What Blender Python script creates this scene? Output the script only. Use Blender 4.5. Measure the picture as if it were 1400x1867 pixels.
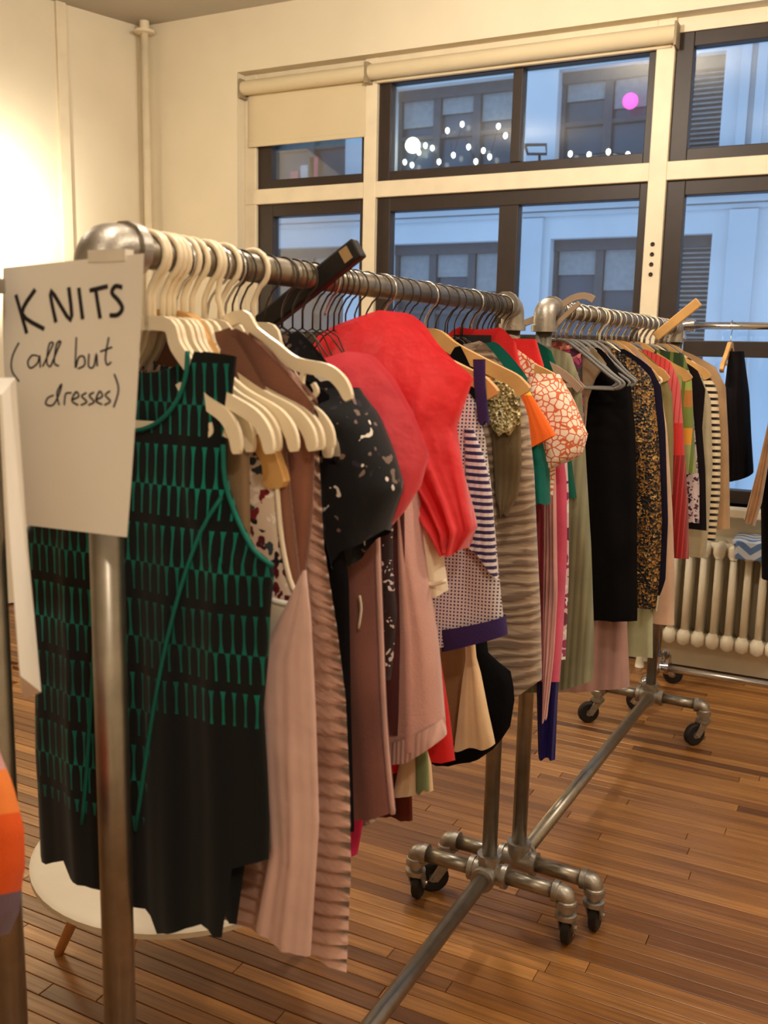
import bpy, math, random
from mathutils import Matrix, Vector
for o in list(bpy.data.objects): bpy.data.objects.remove(o, do_unlink=True)
SC = bpy.context.scene; COL = SC.collection
# ------------------------------------------------------------------ camera
F_PX, CAM_H = 1729.37, 1.6
yaw, pit, rol = -0.472553, 0.169345, -0.021585
fw = Vector((math.sin(yaw)*math.cos(pit), math.cos(yaw)*math.cos(pit), -math.sin(pit)))
rt = Vector((math.cos(yaw), -math.sin(yaw), 0)); dn = fw.cross(rt)
r2 = math.cos(rol)*rt + math.sin(rol)*dn; d2 = -math.sin(rol)*rt + math.cos(rol)*dn
cam = bpy.data.objects.new('camera', bpy.data.cameras.new('camera')); COL.objects.link(cam)
cam.matrix_world = Matrix(((r2.x, -d2.x, -fw.x, 0), (r2.y, -d2.y, -fw.y, 0), (r2.z, -d2.z, -fw.z, CAM_H), (0, 0, 0, 1)))
cam.data.sensor_fit = 'VERTICAL'; cam.data.sensor_height = 24.0; cam.data.lens = F_PX/1867*24.0
cam.data.clip_start = .05; cam.data.clip_end = 200
cam.data.dof.use_dof = True; cam.data.dof.focus_distance = 2.6; cam.data.dof.aperture_fstop = 4.0
SC.camera = cam
SC.view_settings.view_transform = 'Standard'; SC.view_settings.look = 'None'; SC.view_settings.gamma = 1
SC.view_settings.use_curve_mapping = False; SC.view_settings.exposure = 0.0
# ------------------------------------------------------------------ dusk sky and room lamps
W = bpy.data.worlds.new('dusk'); SC.world = W; W.use_nodes = True
bg = W.node_tree.nodes['Background']; bg.inputs[0].default_value = (0.37, 0.585, 0.90, 1); bg.inputs[1].default_value = 1.5
WARM = (1.0, 0.885, 0.735)
def bulb(loc, power, r=.09, col=WARM):
    l = bpy.data.lights.new('ceiling_lamp', 'POINT'); l.shadow_soft_size = r; l.energy = power; l.color = col
    o = bpy.data.objects.new('ceiling_lamp', l); COL.objects.link(o); o.location = loc; return o
bulb((-1.45, 3.2, 3.15), 92)
bulb((-.55, 1.2, 3.15), 60)
bulb((.97, 2.7, 3.15), 90)
bulb((-3.1, 1.6, 3.2), 34)
bulb((1.0, -.8, 3.2), 66)
def aim(o, tgt): o.rotation_euler = (Vector(tgt)-o.location).to_track_quat('-Z', 'Y').to_euler()
sp = bpy.data.lights.new('wall_spot', 'SPOT'); sp.energy = 210; sp.color = (1, .92, .74); sp.spot_size = math.radians(110); sp.spot_blend = 1.; sp.shadow_soft_size = .05
so = bpy.data.objects.new('wall_spot', sp); COL.objects.link(so); so.location = (-4.22, 3.55, 2.15); aim(so, (-4.72, 3.85, 2.25))

# ------------------------------------------------------------------ helpers
def S(r, g, b):
    f = lambda v: (v/255/12.92) if v/255 <= .04045 else ((v/255+.055)/1.055)**2.4
    return (f(r), f(g), f(b), 1)
def tag(o, label=None, cat=None, group=None, kind=None):
    if label: o['label'] = label
    if cat: o['category'] = cat
    if group: o['group'] = group
    if kind: o['kind'] = kind
    return o
def empty(name, loc=(0, 0, 0), label=None, cat=None, group=None, rz=0):
    o = bpy.data.objects.new(name, None); COL.objects.link(o); o.location = loc; o.rotation_euler = (0, 0, rz); o.empty_display_size = .05
    return tag(o, label, cat, group)
class MB:
    """collects shapes into one mesh"""
    def __init__(s): s.v = []; s.f = []
    def add(s, v, f):
        b = len(s.v); s.v += [tuple(p) for p in v]; s.f += [tuple(i+b for i in q) for q in f]; return s
    def box(s, x0, x1, y0, y1, z0, z1):
        return s.add([(x0, y0, z0), (x1, y0, z0), (x1, y1, z0), (x0, y1, z0), (x0, y0, z1), (x1, y0, z1), (x1, y1, z1), (x0, y1, z1)],
                     [(0, 3, 2, 1), (4, 5, 6, 7), (0, 1, 5, 4), (1, 2, 6, 5), (2, 3, 7, 6), (3, 0, 4, 7)])
    def tube(s, pts, r, n=8, cap=True, flat=None):
        pts = [Vector(p) for p in pts]; m = len(pts); vs = []; fs = []; up = None
        rs = r if isinstance(r, (list, tuple)) else [r]*m
        for i, p in enumerate(pts):
            t = (pts[min(i+1, m-1)]-pts[max(i-1, 0)]).normalized()
            if up is None: up = Vector((0, 1, 0)) if abs(t.y) < .9 else Vector((1, 0, 0))
            a = (up-t*up.dot(t)).normalized(); b = t.cross(a); up = a
            for k in range(n):
                q = 2*math.pi*k/n; ra, rb = (rs[i], rs[i]) if flat is None else (flat, rs[i])
                vs.append(p+a*math.cos(q)*ra+b*math.sin(q)*rb)
        for i in range(m-1):
            for k in range(n): fs.append((i*n+k, i*n+(k+1) % n, (i+1)*n+(k+1) % n, (i+1)*n+k))
        if cap: fs += [tuple(range(n-1, -1, -1)), tuple((m-1)*n+k for k in range(n))]
        return s.add(vs, fs)
    def ribbon(s, path, h, t):
        """bar of rectangular section swept along a path in the x-z plane; h in plane, t along y"""
        m = len(path); vs = []; fs = []
        hs = h if isinstance(h, (list, tuple)) else [h]*m
        for i, (x, z) in enumerate(path):
            a = path[max(i-1, 0)]; b = path[min(i+1, m-1)]; dx, dz = b[0]-a[0], b[1]-a[1]; l = math.hypot(dx, dz) or 1; nx, nz = -dz/l, dx/l
            for sx, sy in ((1, -.5), (1, .5), (-1, .5), (-1, -.5)): vs.append((x+nx*hs[i]/2*sx, t*sy, z+nz*hs[i]/2*sx))
        for i in range(m-1):
            for k in range(4): fs.append((i*4+k, i*4+(k+1) % 4, (i+1)*4+(k+1) % 4, (i+1)*4+k))
        fs += [(3, 2, 1, 0), tuple((m-1)*4+k for k in range(4))]
        return s.add(vs, fs)
    def lathe(s, prof, c=(0, 0, 0), n=16, axis='z'):
        vs = []; fs = []; m = len(prof)
        for r, h in prof:
            for k in range(n):
                q = 2*math.pi*k/n; a, b = r*math.cos(q), r*math.sin(q)
                p = (a, b, h) if axis == 'z' else ((h, a, b) if axis == 'x' else (a, h, b)); vs.append((p[0]+c[0], p[1]+c[1], p[2]+c[2]))
        for i in range(m-1):
            for k in range(n): fs.append((i*n+k, i*n+(k+1) % n, (i+1)*n+(k+1) % n, (i+1)*n+k))
        fs += [tuple(range(n)), tuple((m-1)*n+k for k in range(n))]
        return s.add(vs, fs)
    def mesh(s, name, m=None, smooth=True):
        me = bpy.data.meshes.new(name); me.from_pydata(s.v, [], s.f); me.update()
        if m: me.materials.append(m)
        if smooth: me.polygons.foreach_set('use_smooth', [True]*len(me.polygons))
        return me
    def build(s, name, m, parent=None, loc=(0, 0, 0), smooth=True, auto=None, bevel=0):
        o = bpy.data.objects.new(name, s.mesh(name, m, smooth)); COL.objects.link(o); o.location = loc
        if parent is not None: o.parent = parent
        if auto: o.data.set_sharp_from_angle(angle=math.radians(auto))
        if bevel:
            b = o.modifiers.new('bevel', 'BEVEL'); b.width = bevel; b.segments = 2
        return o
def copy_tree(o, parent=None):
    c = o.copy(); COL.objects.link(c); c.parent = parent
    for ch in list(o.children): copy_tree(ch, c)
    return c
def struct(name, mb, m, auto=30, **k):
    return tag(mb.build(name, m, auto=auto, **k), kind='structure')
def smooth_path(p, n=6):
    out = []; m = len(p)
    for i in range(m-1):
        p0, p1, p2, p3 = [Vector(p[max(0, min(m-1, j))]) for j in (i-1, i, i+1, i+2)]
        for k in range(n):
            t = k/n; out.append(tuple(.5*((2*p1)+(p2-p0)*t+(2*p0-5*p1+4*p2-p3)*t*t+(3*p1-p0-3*p2+p3)*t**3)))
    out.append(tuple(p[-1])); return out
# ------------------------------------------------------------------ node materials
def nd(nt, t, ins=None, **at):
    n = nt.nodes.new(t)
    for k, v in at.items(): setattr(n, k, v)
    for k, v in (ins or {}).items():
        if isinstance(v, bpy.types.NodeSocket): nt.links.new(v, n.inputs[k])
        else: n.inputs[k].default_value = v
    return n
def mth(nt, op, a, b=0.0, c=0.0):
    return nd(nt, 'ShaderNodeMath', {0: a, 1: b, 2: c}, operation=op).outputs[0]
def mixc(nt, f, a, b):
    return nd(nt, 'ShaderNodeMix', {0: f, 6: a, 7: b}, data_type='RGBA').outputs[2]
def ramp(nt, f, stops, interp='LINEAR'):
    r = nd(nt, 'ShaderNodeValToRGB', {0: f}); r.color_ramp.interpolation = interp; e = r.color_ramp.elements
    while len(e) < len(stops): e.new(.5)
    for i, (p, c) in enumerate(stops): e[i].position = p; e[i].color = c
    return r.outputs[0]
def base(name, rough=.85, metal=0., spec=.3, sheen=0.):
    m = bpy.data.materials.new(name); m.use_nodes = True; nt = m.node_tree; b = nt.nodes['Principled BSDF']
    b.inputs['Roughness'].default_value = rough; b.inputs['Metallic'].default_value = metal; b.inputs['Specular IOR Level'].default_value = spec
    b.inputs['Sheen Weight'].default_value = sheen
    tc = nd(nt, 'ShaderNodeTexCoord').outputs['Object']; x = nd(nt, 'ShaderNodeSeparateXYZ', {0: tc})
    return m, nt, b, tc, x.outputs[0], x.outputs[1], x.outputs[2]
def setc(nt, b, c): nt.links.new(c, b.inputs['Base Color'])
def bump(nt, b, h, strength=.3, dist=.004):
    nt.links.new(nd(nt, 'ShaderNodeBump', {'Strength': strength, 'Distance': dist, 'Height': h}).outputs[0], b.inputs['Normal'])
def noise(nt, tc, sc, det=3, rough=.5): return nd(nt, 'ShaderNodeTexNoise', {'Vector': tc, 'Scale': sc, 'Detail': det, 'Roughness': rough}).outputs[0]
def dark(c, k): return (c[0]*k, c[1]*k, c[2]*k, 1)
_cache = {}
def solid(name, c, rough=.6, metal=0., spec=.4, var=.12, sc=12, bmp=0., bsc=200):
    if name in _cache: return _cache[name]
    m, nt, b, tc, x, y, z = base(name, rough, metal, spec)
    setc(nt, b, ramp(nt, noise(nt, tc, sc, 4), [(.3, dark(c, 1-var)), (.7, dark(c, 1+var))]))
    if bmp: bump(nt, b, noise(nt, tc, bsc, 2), bmp)
    _cache[name] = m; return m
def emit(name, c, s):
    if name in _cache: return _cache[name]
    m = bpy.data.materials.new(name); m.use_nodes = True; nt = m.node_tree; b = nt.nodes['Principled BSDF']
    b.inputs['Base Color'].default_value = c; b.inputs['Emission Color'].default_value = c; b.inputs['Emission Strength'].default_value = s
    _cache[name] = m; return m
def knit(name, c, rib=0., var=.15, rough=.9, sheen=.25, c2=None, grain=350, spec=.2, bd=.002, bs=.35):
    """plain cloth; rib = ribs per metre running down"""
    lum = max(c[:3]); m, nt, b, tc, x, y, z = base(name, rough, 0, spec*min(1, .3+lum*2), sheen*min(1, lum*2.5))
    n = noise(nt, tc, 9, 5); c2 = c2 or dark(c, 1-var*1.6)
    col = ramp(nt, n, [(.3, c2), (.7, dark(c, 1+var*.5))])
    if rib:
        w = mth(nt, 'SINE', mth(nt, 'MULTIPLY', x, rib*6.283)); col = mixc(nt, mth(nt, 'MULTIPLY_ADD', w, .18, .18), col, dark(c, .55)); bump(nt, b, w, .4)
    else: bump(nt, b, noise(nt, tc, grain, 2), bs, bd)
    setc(nt, b, col); return m
def frac_of(nt, v, k, off=0.0): return mth(nt, 'FRACT', mth(nt, 'MULTIPLY_ADD', v, k, off))
def stripes(name, cols, freq, axis='z', duty=.5, wob=0., rough=.9):
    m, nt, b, tc, x, y, z = base(name, rough, 0, .2, .2); a = {'x': x, 'y': y, 'z': z}[axis]
    if wob: a = mth(nt, 'ADD', a, mth(nt, 'MULTIPLY', noise(nt, tc, 14, 2), wob))
    f = frac_of(nt, a, freq)
    setc(nt, b, mixc(nt, mth(nt, 'GREATER_THAN', f, duty), cols[0], cols[1])); bump(nt, b, noise(nt, tc, 350, 2), .3, .002); return m
def bands(name, stops, z0, z1, rough=.9, cell=0., cellc=None):
    """horizontal colour blocks between heights z0 and z1; optional vertical cell lines"""
    m, nt, b, tc, x, y, z = base(name, rough, 0, .2, .2)
    f = nd(nt, 'ShaderNodeMapRange', {0: z, 1: z0, 2: z1, 3: 0., 4: 1.}).outputs[0]
    col = ramp(nt, f, stops, 'CONSTANT')
    if cell: col = mixc(nt, mth(nt, 'GREATER_THAN', frac_of(nt, x, cell), .75), col, cellc)
    setc(nt, b, col); bump(nt, b, noise(nt, tc, 350, 2), .3, .002); return m
def spots(name, bgc, cols, scale=40, size=.35, distort=.3, rough=.85, feat='F1'):
    """scattered print: blotches of several colours over a ground"""
    m, nt, b, tc, x, y, z = base(name, rough, 0, .25, .1)
    nv = nd(nt, 'ShaderNodeTexNoise', {'Vector': tc, 'Scale': scale*.8, 'Detail': 2.}).outputs[1]
    vec = nd(nt, 'ShaderNodeVectorMath', {0: tc, 1: nd(nt, 'ShaderNodeVectorMath', {0: nv, 3: distort*.1}, operation='SCALE').outputs[0]}, operation='ADD').outputs[0]
    v = nd(nt, 'ShaderNodeTexVoronoi', {'Vector': vec, 'Scale': scale}, feature=feat)
    k = nd(nt, 'ShaderNodeSeparateColor', {0: v.outputs['Color']}).outputs[0]
    st = [((i)/len(cols), c) for i, c in enumerate(cols)]
    pc = ramp(nt, k, st, 'CONSTANT')
    setc(nt, b, mixc(nt, mth(nt, 'LESS_THAN', v.outputs['Distance'], size), bgc, pc)); bump(nt, b, noise(nt, tc, 300, 2), .2, .002); return m
def lattice(name, ground, line, scale=45, w=.09, rough=.85):
    m, nt, b, tc, x, y, z = base(name, rough, 0, .25, .1)
    v = nd(nt, 'ShaderNodeTexVoronoi', {'Vector': tc, 'Scale': scale}, feature='DISTANCE_TO_EDGE').outputs[0]
    setc(nt, b, mixc(nt, mth(nt, 'LESS_THAN', v, w), ground, line)); return m
def check(name, a, c, freq, rough=.9):
    m, nt, b, tc, x, y, z = base(name, rough, 0, .2, .15)
    s1 = mth(nt, 'GREATER_THAN', frac_of(nt, x, freq), .5); s2 = mth(nt, 'GREATER_THAN', frac_of(nt, z, freq), .5)
    setc(nt, b, mixc(nt, mth(nt, 'MULTIPLY', s1, s2), a, c)); bump(nt, b, noise(nt, tc, 350, 2), .3, .002); return m
def zebra(name, a, c, scale=9, dist=9, rough=.95):
    m, nt, b, tc, x, y, z = base(name, rough, 0, .15, .5)
    mp = nd(nt, 'ShaderNodeMapping', {0: tc, 2: (0, .7, 0), 3: (.6, 1, 2.6)}).outputs[0]
    w = nd(nt, 'ShaderNodeTexWave', {'Vector': mp, 'Scale': scale, 'Distortion': dist, 'Detail': 3., 'Detail Scale': 1.5}, bands_direction='Z').outputs[1]
    setc(nt, b, ramp(nt, w, [(.35, a), (.75, c)])); bump(nt, b, w, .5, .005); return m
def sequin(name, cols, scale=160, rough=.35, metal=.6):
    m, nt, b, tc, x, y, z = base(name, rough, metal, .5)
    v = nd(nt, 'ShaderNodeTexVoronoi', {'Vector': tc, 'Scale': scale}); k = nd(nt, 'ShaderNodeSeparateColor', {0: v.outputs['Color']}).outputs[0]
    n = noise(nt, tc, scale*.18, 3)
    f = mth(nt, 'FRACT', mth(nt, 'MULTIPLY_ADD', n, 2.2, mth(nt, 'MULTIPLY', k, .35)))
    setc(nt, b, ramp(nt, f, [(i/len(cols), c) for i, c in enumerate(cols)], 'CONSTANT')); bump(nt, b, v.outputs['Distance'], .8, .004); return m
def sheer(name, c, alpha=.85):
    m, nt, b, tc, x, y, z = base(name, .55, 0, .35, .4); out = nt.nodes['Material Output']
    col = ramp(nt, noise(nt, tc, 7, 4), [(.3, dark(c, .85)), (.7, dark(c, 1.1))]); setc(nt, b, col)
    b.inputs['Alpha'].default_value = alpha; bump(nt, b, noise(nt, tc, 20, 3), .5, .015)
    tl = nd(nt, 'ShaderNodeBsdfTranslucent', {0: col}); mx = nd(nt, 'ShaderNodeMixShader', {0: .35, 1: b.outputs[0], 2: tl.outputs[0]})
    nt.links.new(mx.outputs[0], out.inputs[0]); return m
def lacegreen(name, seam, zh):
    """black knit with short teal dashes in staggered rows; black right side panel and hem"""
    m, nt, b, tc, x, y, z = base(name, .9, 0, .2, .2)
    (xa, za), (xb, zb), (xc, zc) = [(p[0]+.868, p[1]) for p in seam]
    rz = mth(nt, 'MULTIPLY', z, 19.); row = mth(nt, 'FLOOR', rz); fz = mth(nt, 'FRACT', rz)
    odd = mth(nt, 'FRACT', mth(nt, 'MULTIPLY', row, .5))
    fx = mth(nt, 'FRACT', mth(nt, 'MULTIPLY_ADD', x, 66., odd))
    line = mth(nt, 'LESS_THAN', mth(nt, 'ABSOLUTE', mth(nt, 'SUBTRACT', fx, .5)), mth(nt, 'MULTIPLY_ADD', mth(nt, 'POWER', mth(nt, 'ABSOLUTE', mth(nt, 'SUBTRACT', fz, .5)), 3.), 1.2, .085))
    band = mth(nt, 'GREATER_THAN', frac_of(nt, z, 9.5), .13)
    panel = mth(nt, 'MULTIPLY', mth(nt, 'LESS_THAN', z, zb), mth(nt, 'GREATER_THAN', x, mth(nt, 'MULTIPLY_ADD', z, (xb-xc)/(zb-zc), xc-zc*(xb-xc)/(zb-zc))))
    on = mth(nt, 'MULTIPLY', mth(nt, 'MULTIPLY', line, band), mth(nt, 'MULTIPLY', mth(nt, 'SUBTRACT', 1., panel), mth(nt, 'GREATER_THAN', z, zh)))
    teal = ramp(nt, noise(nt, tc, 6, 2), [(.35, S(0, 84, 76)), (.65, S(6, 128, 112))])
    setc(nt, b, mixc(nt, on, S(9, 14, 16), teal)); bump(nt, b, on, .5, .003); return m
# ------------------------------------------------------------------ shared materials
M_WALL = solid('painted_plaster', S(226, 214, 188), .75, var=.035, sc=2.5, bmp=.08, bsc=40)
M_CEIL = solid('ceiling_paint', S(182, 174, 160), .85, var=.03, sc=2)
M_TRIM = solid('cream_gloss_paint', S(228, 214, 186), .45, var=.05, sc=9)
M_BROWN = solid('dark_bronze_frame', S(48, 36, 30), .45, var=.15, spec=.4)
M_PIPE = solid('galvanised_pipe', S(150, 142, 130), .36, metal=.95, var=.12, sc=30)
M_FIT = solid('cast_pipe_fitting', S(165, 158, 148), .42, metal=.9, var=.15, sc=40, bmp=.15)
M_CHROME = solid('chrome', S(205, 205, 210), .14, metal=1., var=.03)
M_RUBBER = solid('black_rubber', S(24, 22, 22), .55, var=.2)
M_CREAMPL = solid('cream_plastic', S(238, 222, 192), .35, var=.04, spec=.5)
M_WOODH = solid('hanger_wood', S(206, 158, 96), .4, var=.15, sc=14)
M_WIRE = solid('dark_wire', S(70, 62, 56), .4, metal=.7)
M_STEEL = solid('hook_steel', S(190, 186, 180), .25, metal=1.)
M_VELVET = solid('taupe_velvet', S(168, 146, 124), .95, var=.1)
M_GREYPL = solid('grey_plastic', S(120, 118, 116), .4, var=.1)
M_BLACKH = solid('black_wood', S(26, 23, 22), .45, var=.2)
M_PAPER = solid('white_paper', S(236, 230, 220), .8, var=.02, sc=5)
M_INK = solid('marker_ink', S(28, 24, 28), .6)
M_RAD = solid('radiator_enamel', S(232, 222, 200), .4, var=.06, sc=10)
def clear(name, tint, f=.82):
    m = bpy.data.materials.new(name); m.use_nodes = True; nt = m.node_tree; b = nt.nodes['Principled BSDF']; out = nt.nodes['Material Output']
    b.inputs['Base Color'].default_value = tint; b.inputs['Roughness'].default_value = .08
    tr = nd(nt, 'ShaderNodeBsdfTransparent', {0: tint}); ly = nd(nt, 'ShaderNodeLayerWeight', {0: .5})
    gl = nd(nt, 'ShaderNodeBsdfGlossy', {0: (1, 1, 1, 1), 1: .03})
    fac = mth(nt, 'MULTIPLY_ADD', ly.outputs[0], .5, 1-f)
    mx = nd(nt, 'ShaderNodeMixShader', {0: fac, 1: tr.outputs[0], 2: gl.outputs[0]}); nt.links.new(mx.outputs[0], out.inputs[0]); return m
M_GLASS = clear('window_glass', (.93, .97, 1, 1), .985)
M_CLEARPL = clear('clear_plastic', (.78, .80, .90, 1), .6)
# wood floor
def woodmat(name, brick=False):
    m, nt, b, tc, x, y, z = base(name, .34, 0, .5)
    rnd = nd(nt, 'ShaderNodeObjectInfo').outputs['Random']
    geo = nd(nt, 'ShaderNodeNewGeometry').outputs['Position']
    mp = nd(nt, 'ShaderNodeMapping', {0: geo, 3: (2.2, 70., 20.)}).outputs[0]
    off = nd(nt, 'ShaderNodeVectorMath', {0: mp, 1: nd(nt, 'ShaderNodeCombineXYZ', {0: mth(nt, 'MULTIPLY', rnd, 37.), 1: mth(nt, 'MULTIPLY', rnd, 91.), 2: 0.}).outputs[0]}, operation='ADD').outputs[0]
    g = noise(nt, off, 1.0, 5, .65)
    tone = rnd
    if brick:
        bk = nd(nt, 'ShaderNodeTexBrick', {'Vector': geo, 'Color1': (0, 0, 0, 1), 'Color2': (1, 1, 1, 1), 'Mortar': (.5, .5, .5, 1), 'Scale': 1., 'Mortar Size': .0025, 'Brick Width': 1.2, 'Row Height': .05})
        tone = nd(nt, 'ShaderNodeSeparateColor', {0: bk.outputs[0]}).outputs[0]
    c1 = ramp(nt, tone, [(0., S(122, 78, 36)), (.3, S(164, 112, 58)), (.6, S(190, 134, 74)), (.85, S(146, 96, 48)), (1., S(100, 62, 32))])
    c = mixc(nt, mth(nt, 'MULTIPLY', ramp(nt, g, [(.35, (1, 1, 1, 1)), (.62, (0, 0, 0, 1))]), .55), c1, S(66, 38, 22))
    if brick: c = mixc(nt, bk.outputs[1], c, S(30, 16, 8))
    setc(nt, b, c); nt.links.new(ramp(nt, g, [(.3, (.42, .42, .42, 1)), (.7, (.28, .28, .28, 1))]), b.inputs['Roughness']); bump(nt, b, g, .06, .003); return m
M_PLANK = woodmat('oak_strip'); M_FLOOR = woodmat('oak_floor', True)
# ------------------------------------------------------------------ room shell
CZ = 3.585
fl = struct('floor', MB().box(-6.8, 3.2, -2.4, 5.3, -.2, -.013), M_FLOOR, smooth=False)
rnd = random.Random(4); lens = (.9, 1.15, 1.4, 1.7); pm = []
for L in lens:
    mb = MB(); mb.box(0, L-.002, 0, .0480, -.014, -.0012); b = .0016
    mb.add([(b, b, 0), (L-.002-b, b, 0), (L-.002-b, .0480-b, 0), (b, .0480-b, 0)], [(0, 1, 2, 3)])
    t0 = len(mb.v)-4; mb.f = [f for f in mb.f if f != (4, 5, 6, 7)]
    mb.f += [(4, 5, t0+1, t0), (5, 6, t0+2, t0+1), (6, 7, t0+3, t0+2), (7, 4, t0, t0+3)]
    pm.append(mb.mesh('plank', M_PLANK, False))
row = 0; yy = 1.16
while yy < 4.95:
    xx = -3.3 - rnd.random()*.6
    while xx < .15:
        k = rnd.randrange(4)
        o = bpy.data.objects.new('plank', pm[k]); COL.objects.link(o); o.parent = fl; o.location = (xx, yy, 0); xx += lens[k]
    yy += .050; row += 1
struct('ceiling', MB().box(-6.8, 3.2, -2.4, 5.3, CZ, CZ+.1), M_CEIL, smooth=False)
YW = 5.0; XL, XR = -3.62, 2.2; ZS, ZH = .86, 3.235
w = MB(); w.box(-4.6, XL, YW, YW+.3, 0, CZ); w.box(XR, 3.2, YW, YW+.3, 0, CZ); w.box(XL, XR, YW, YW+.3, 0, ZS); w.box(XL, XR, YW, YW+.3, ZH, CZ)
struct('wall_back', w, M_WALL, smooth=False)
lx = lambda y: -4.36-(5.0-y)*.30
struct('wall_left', MB().add([(lx(5.1), 5.1, 0), (lx(-2.4), -2.4, 0), (lx(-2.4)-.2, -2.4, 0), (lx(5.1)-.2, 5.1, 0), (lx(5.1), 5.1, CZ), (lx(-2.4), -2.4, CZ), (lx(-2.4)-.2, -2.4, CZ), (lx(5.1)-.2, 5.1, CZ)],
       [(0, 3, 2, 1), (4, 5, 6, 7), (0, 1, 5, 4), (1, 2, 6, 5), (2, 3, 7, 6), (3, 0, 4, 7)]), M_WALL, smooth=False)
struct('wall_right', MB().box(3.0, 3.2, -2.4, 5.3, 0, CZ), M_WALL, smooth=False)
struct('wall_front', MB().box(-6.8, 3.2, -2.4, -2.2, 0, CZ), M_WALL, smooth=False)
# flat pilaster strip on the left wall
a, c = 4.50, 4.44
struct('trim_1', MB().add([(lx(a), a, 0), (lx(a)+.022, a-.007, 0), (lx(c)+.022, c-.007, 0), (lx(c), c, 0), (lx(a), a, CZ), (lx(a)+.022, a-.007, CZ), (lx(c)+.022, c-.007, CZ), (lx(c), c, CZ)],
       [(0, 1, 2, 3), (7, 6, 5, 4), (0, 4, 5, 1), (1, 5, 6, 2), (2, 6, 7, 3)]), M_TRIM, smooth=False)
struct('baseboard_back', MB().box(-4.4, 3.0, YW-.018, YW, 0, .14), M_TRIM, smooth=False)
# riser pipe in the corner
rp = empty('riser_pipe', (-4.27, 4.93, 0), 'cream painted heating riser pipe in the corner of the room', 'pipe')
MB().tube([(0, 0, 0), (0, 0, CZ)], .024, 14).build('pipe', M_TRIM, rp)
MB().lathe([(.024, CZ-.075), (.062, CZ-.07), (.062, CZ-.055), (.03, CZ-.05), (.03, CZ)], n=16).build('ceiling_collar', M_TRIM, rp, auto=40)
# windows: cream mullions and transom, bronze frames, panes
YF = 5.10
struct('trim_2', MB().box(-2.775, -2.695, YF-.03, YF+.1, ZS, ZH), M_TRIM, smooth=False, bevel=.004)
mul = struct('trim_3', MB().box(-1.13, -1.04, YF-.03, YF+.1, ZS, ZH), M_TRIM, smooth=False, bevel=.004)
for k in range(4):
    MB().lathe([(.011, 0), (.011, .004)], (-1.085, YF-.034, 2.16-.05*k), 10, 'y').build('bolt_hole', M_BROWN, mul)
struct('trim_4', MB().box(XL, XR, YF-.024, YF+.1, 2.472, 2.562), M_TRIM, smooth=False, bevel=.004)
struct('trim_5', MB().box(.62, .71, YF-.03, YF+.1, ZS, ZH), M_TRIM, smooth=False, bevel=.004)
struct('trim_6', MB().box(XL, XL+.085, YF-.02, YF+.1, ZS, ZH), M_TRIM, smooth=False, bevel=.004)
struct('trim_7', MB().box(XL, XR, YW-.09, YF+.1, ZS-.045, ZS), M_TRIM, smooth=False, bevel=.006)
struct('trim_9', MB().box(XL, XR, YF-.01, YF+.1, 3.168, ZH), M_TRIM, smooth=False)
struct('trim_8', MB().box(-2.70, -1.13, YF-.02, YF+.1, 3.10, ZH), M_TRIM, smooth=False)
def window(n, x0, x1, z0, z1, fl_, fr, ft, fb, stiles=(), rails=()):
    e = empty('window_%d' % n, (x0, YF, z0)); e['kind'] = 'structure'; w, h = x1-x0, z1-z0; d0, d1 = .0, .07
    f = MB(); f.box(0, fl_, d0, d1, 0, h); f.box(w-fr, w, d0, d1, 0, h); f.box(fl_, w-fr, d0, d1, 0, fb); f.box(fl_, w-fr, d0, d1, h-ft, h)
    f.build('window_frame', M_BROWN, e, smooth=False, bevel=.004)
    xs = [fl_]+[q for s in stiles for q in (s[0]-x0, s[1]-x0)]+[w-fr]; zs = [fb]+[q for s in rails for q in (s[0]-z0, s[1]-z0)]+[h-ft]
    for s in stiles: MB().box(s[0]-x0, s[1]-x0, d0-.006, d1, fb, h-ft).build('stile', M_BROWN, e, smooth=False, bevel=.004)
    for s in rails: MB().box(fl_, w-fr, d0-.008, d1-.004, s[0]-z0, s[1]-z0).build('meeting_rail', M_BROWN, e, smooth=False, bevel=.004)
    for i in range(0, len(xs), 2):
        for j in range(0, len(zs), 2): MB().box(xs[i], xs[i+1], .04, .046, zs[j], zs[j+1]).build('pane', M_GLASS, e, smooth=False)
window(1, -3.535, -2.775, 2.562, 3.168, .10, .03, .05, .055)
window(2, -3.535, -2.775, ZS, 2.472, .11, .035, .075, .07, rails=((1.60, 1.70),))
window(3, -2.695, -1.13, 2.562, 3.10, .075, .04, .006, .055, stiles=((-1.885, -1.83),))
window(4, -2.695, -1.13, ZS, 2.472, .085, .045, .08, .07, stiles=((-1.935, -1.825),), rails=((1.60, 1.70),))
window(5, -1.04, .62, 2.562, 3.17, .085, .06, .07, .06)
window(6, -1.04, .62, ZS, 2.472, .09, .06, .075, .07, rails=((1.60, 1.68),))
window(7, .71, XR, 2.562, 3.17, .08, .06, .07, .06)
window(8, .71, XR, ZS, 2.472, .09, .06, .075, .07, rails=((1.60, 1.68),))
M_SHADE = solid('roller_fabric', S(214, 198, 164), .85, var=.03, sc=4)
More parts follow.
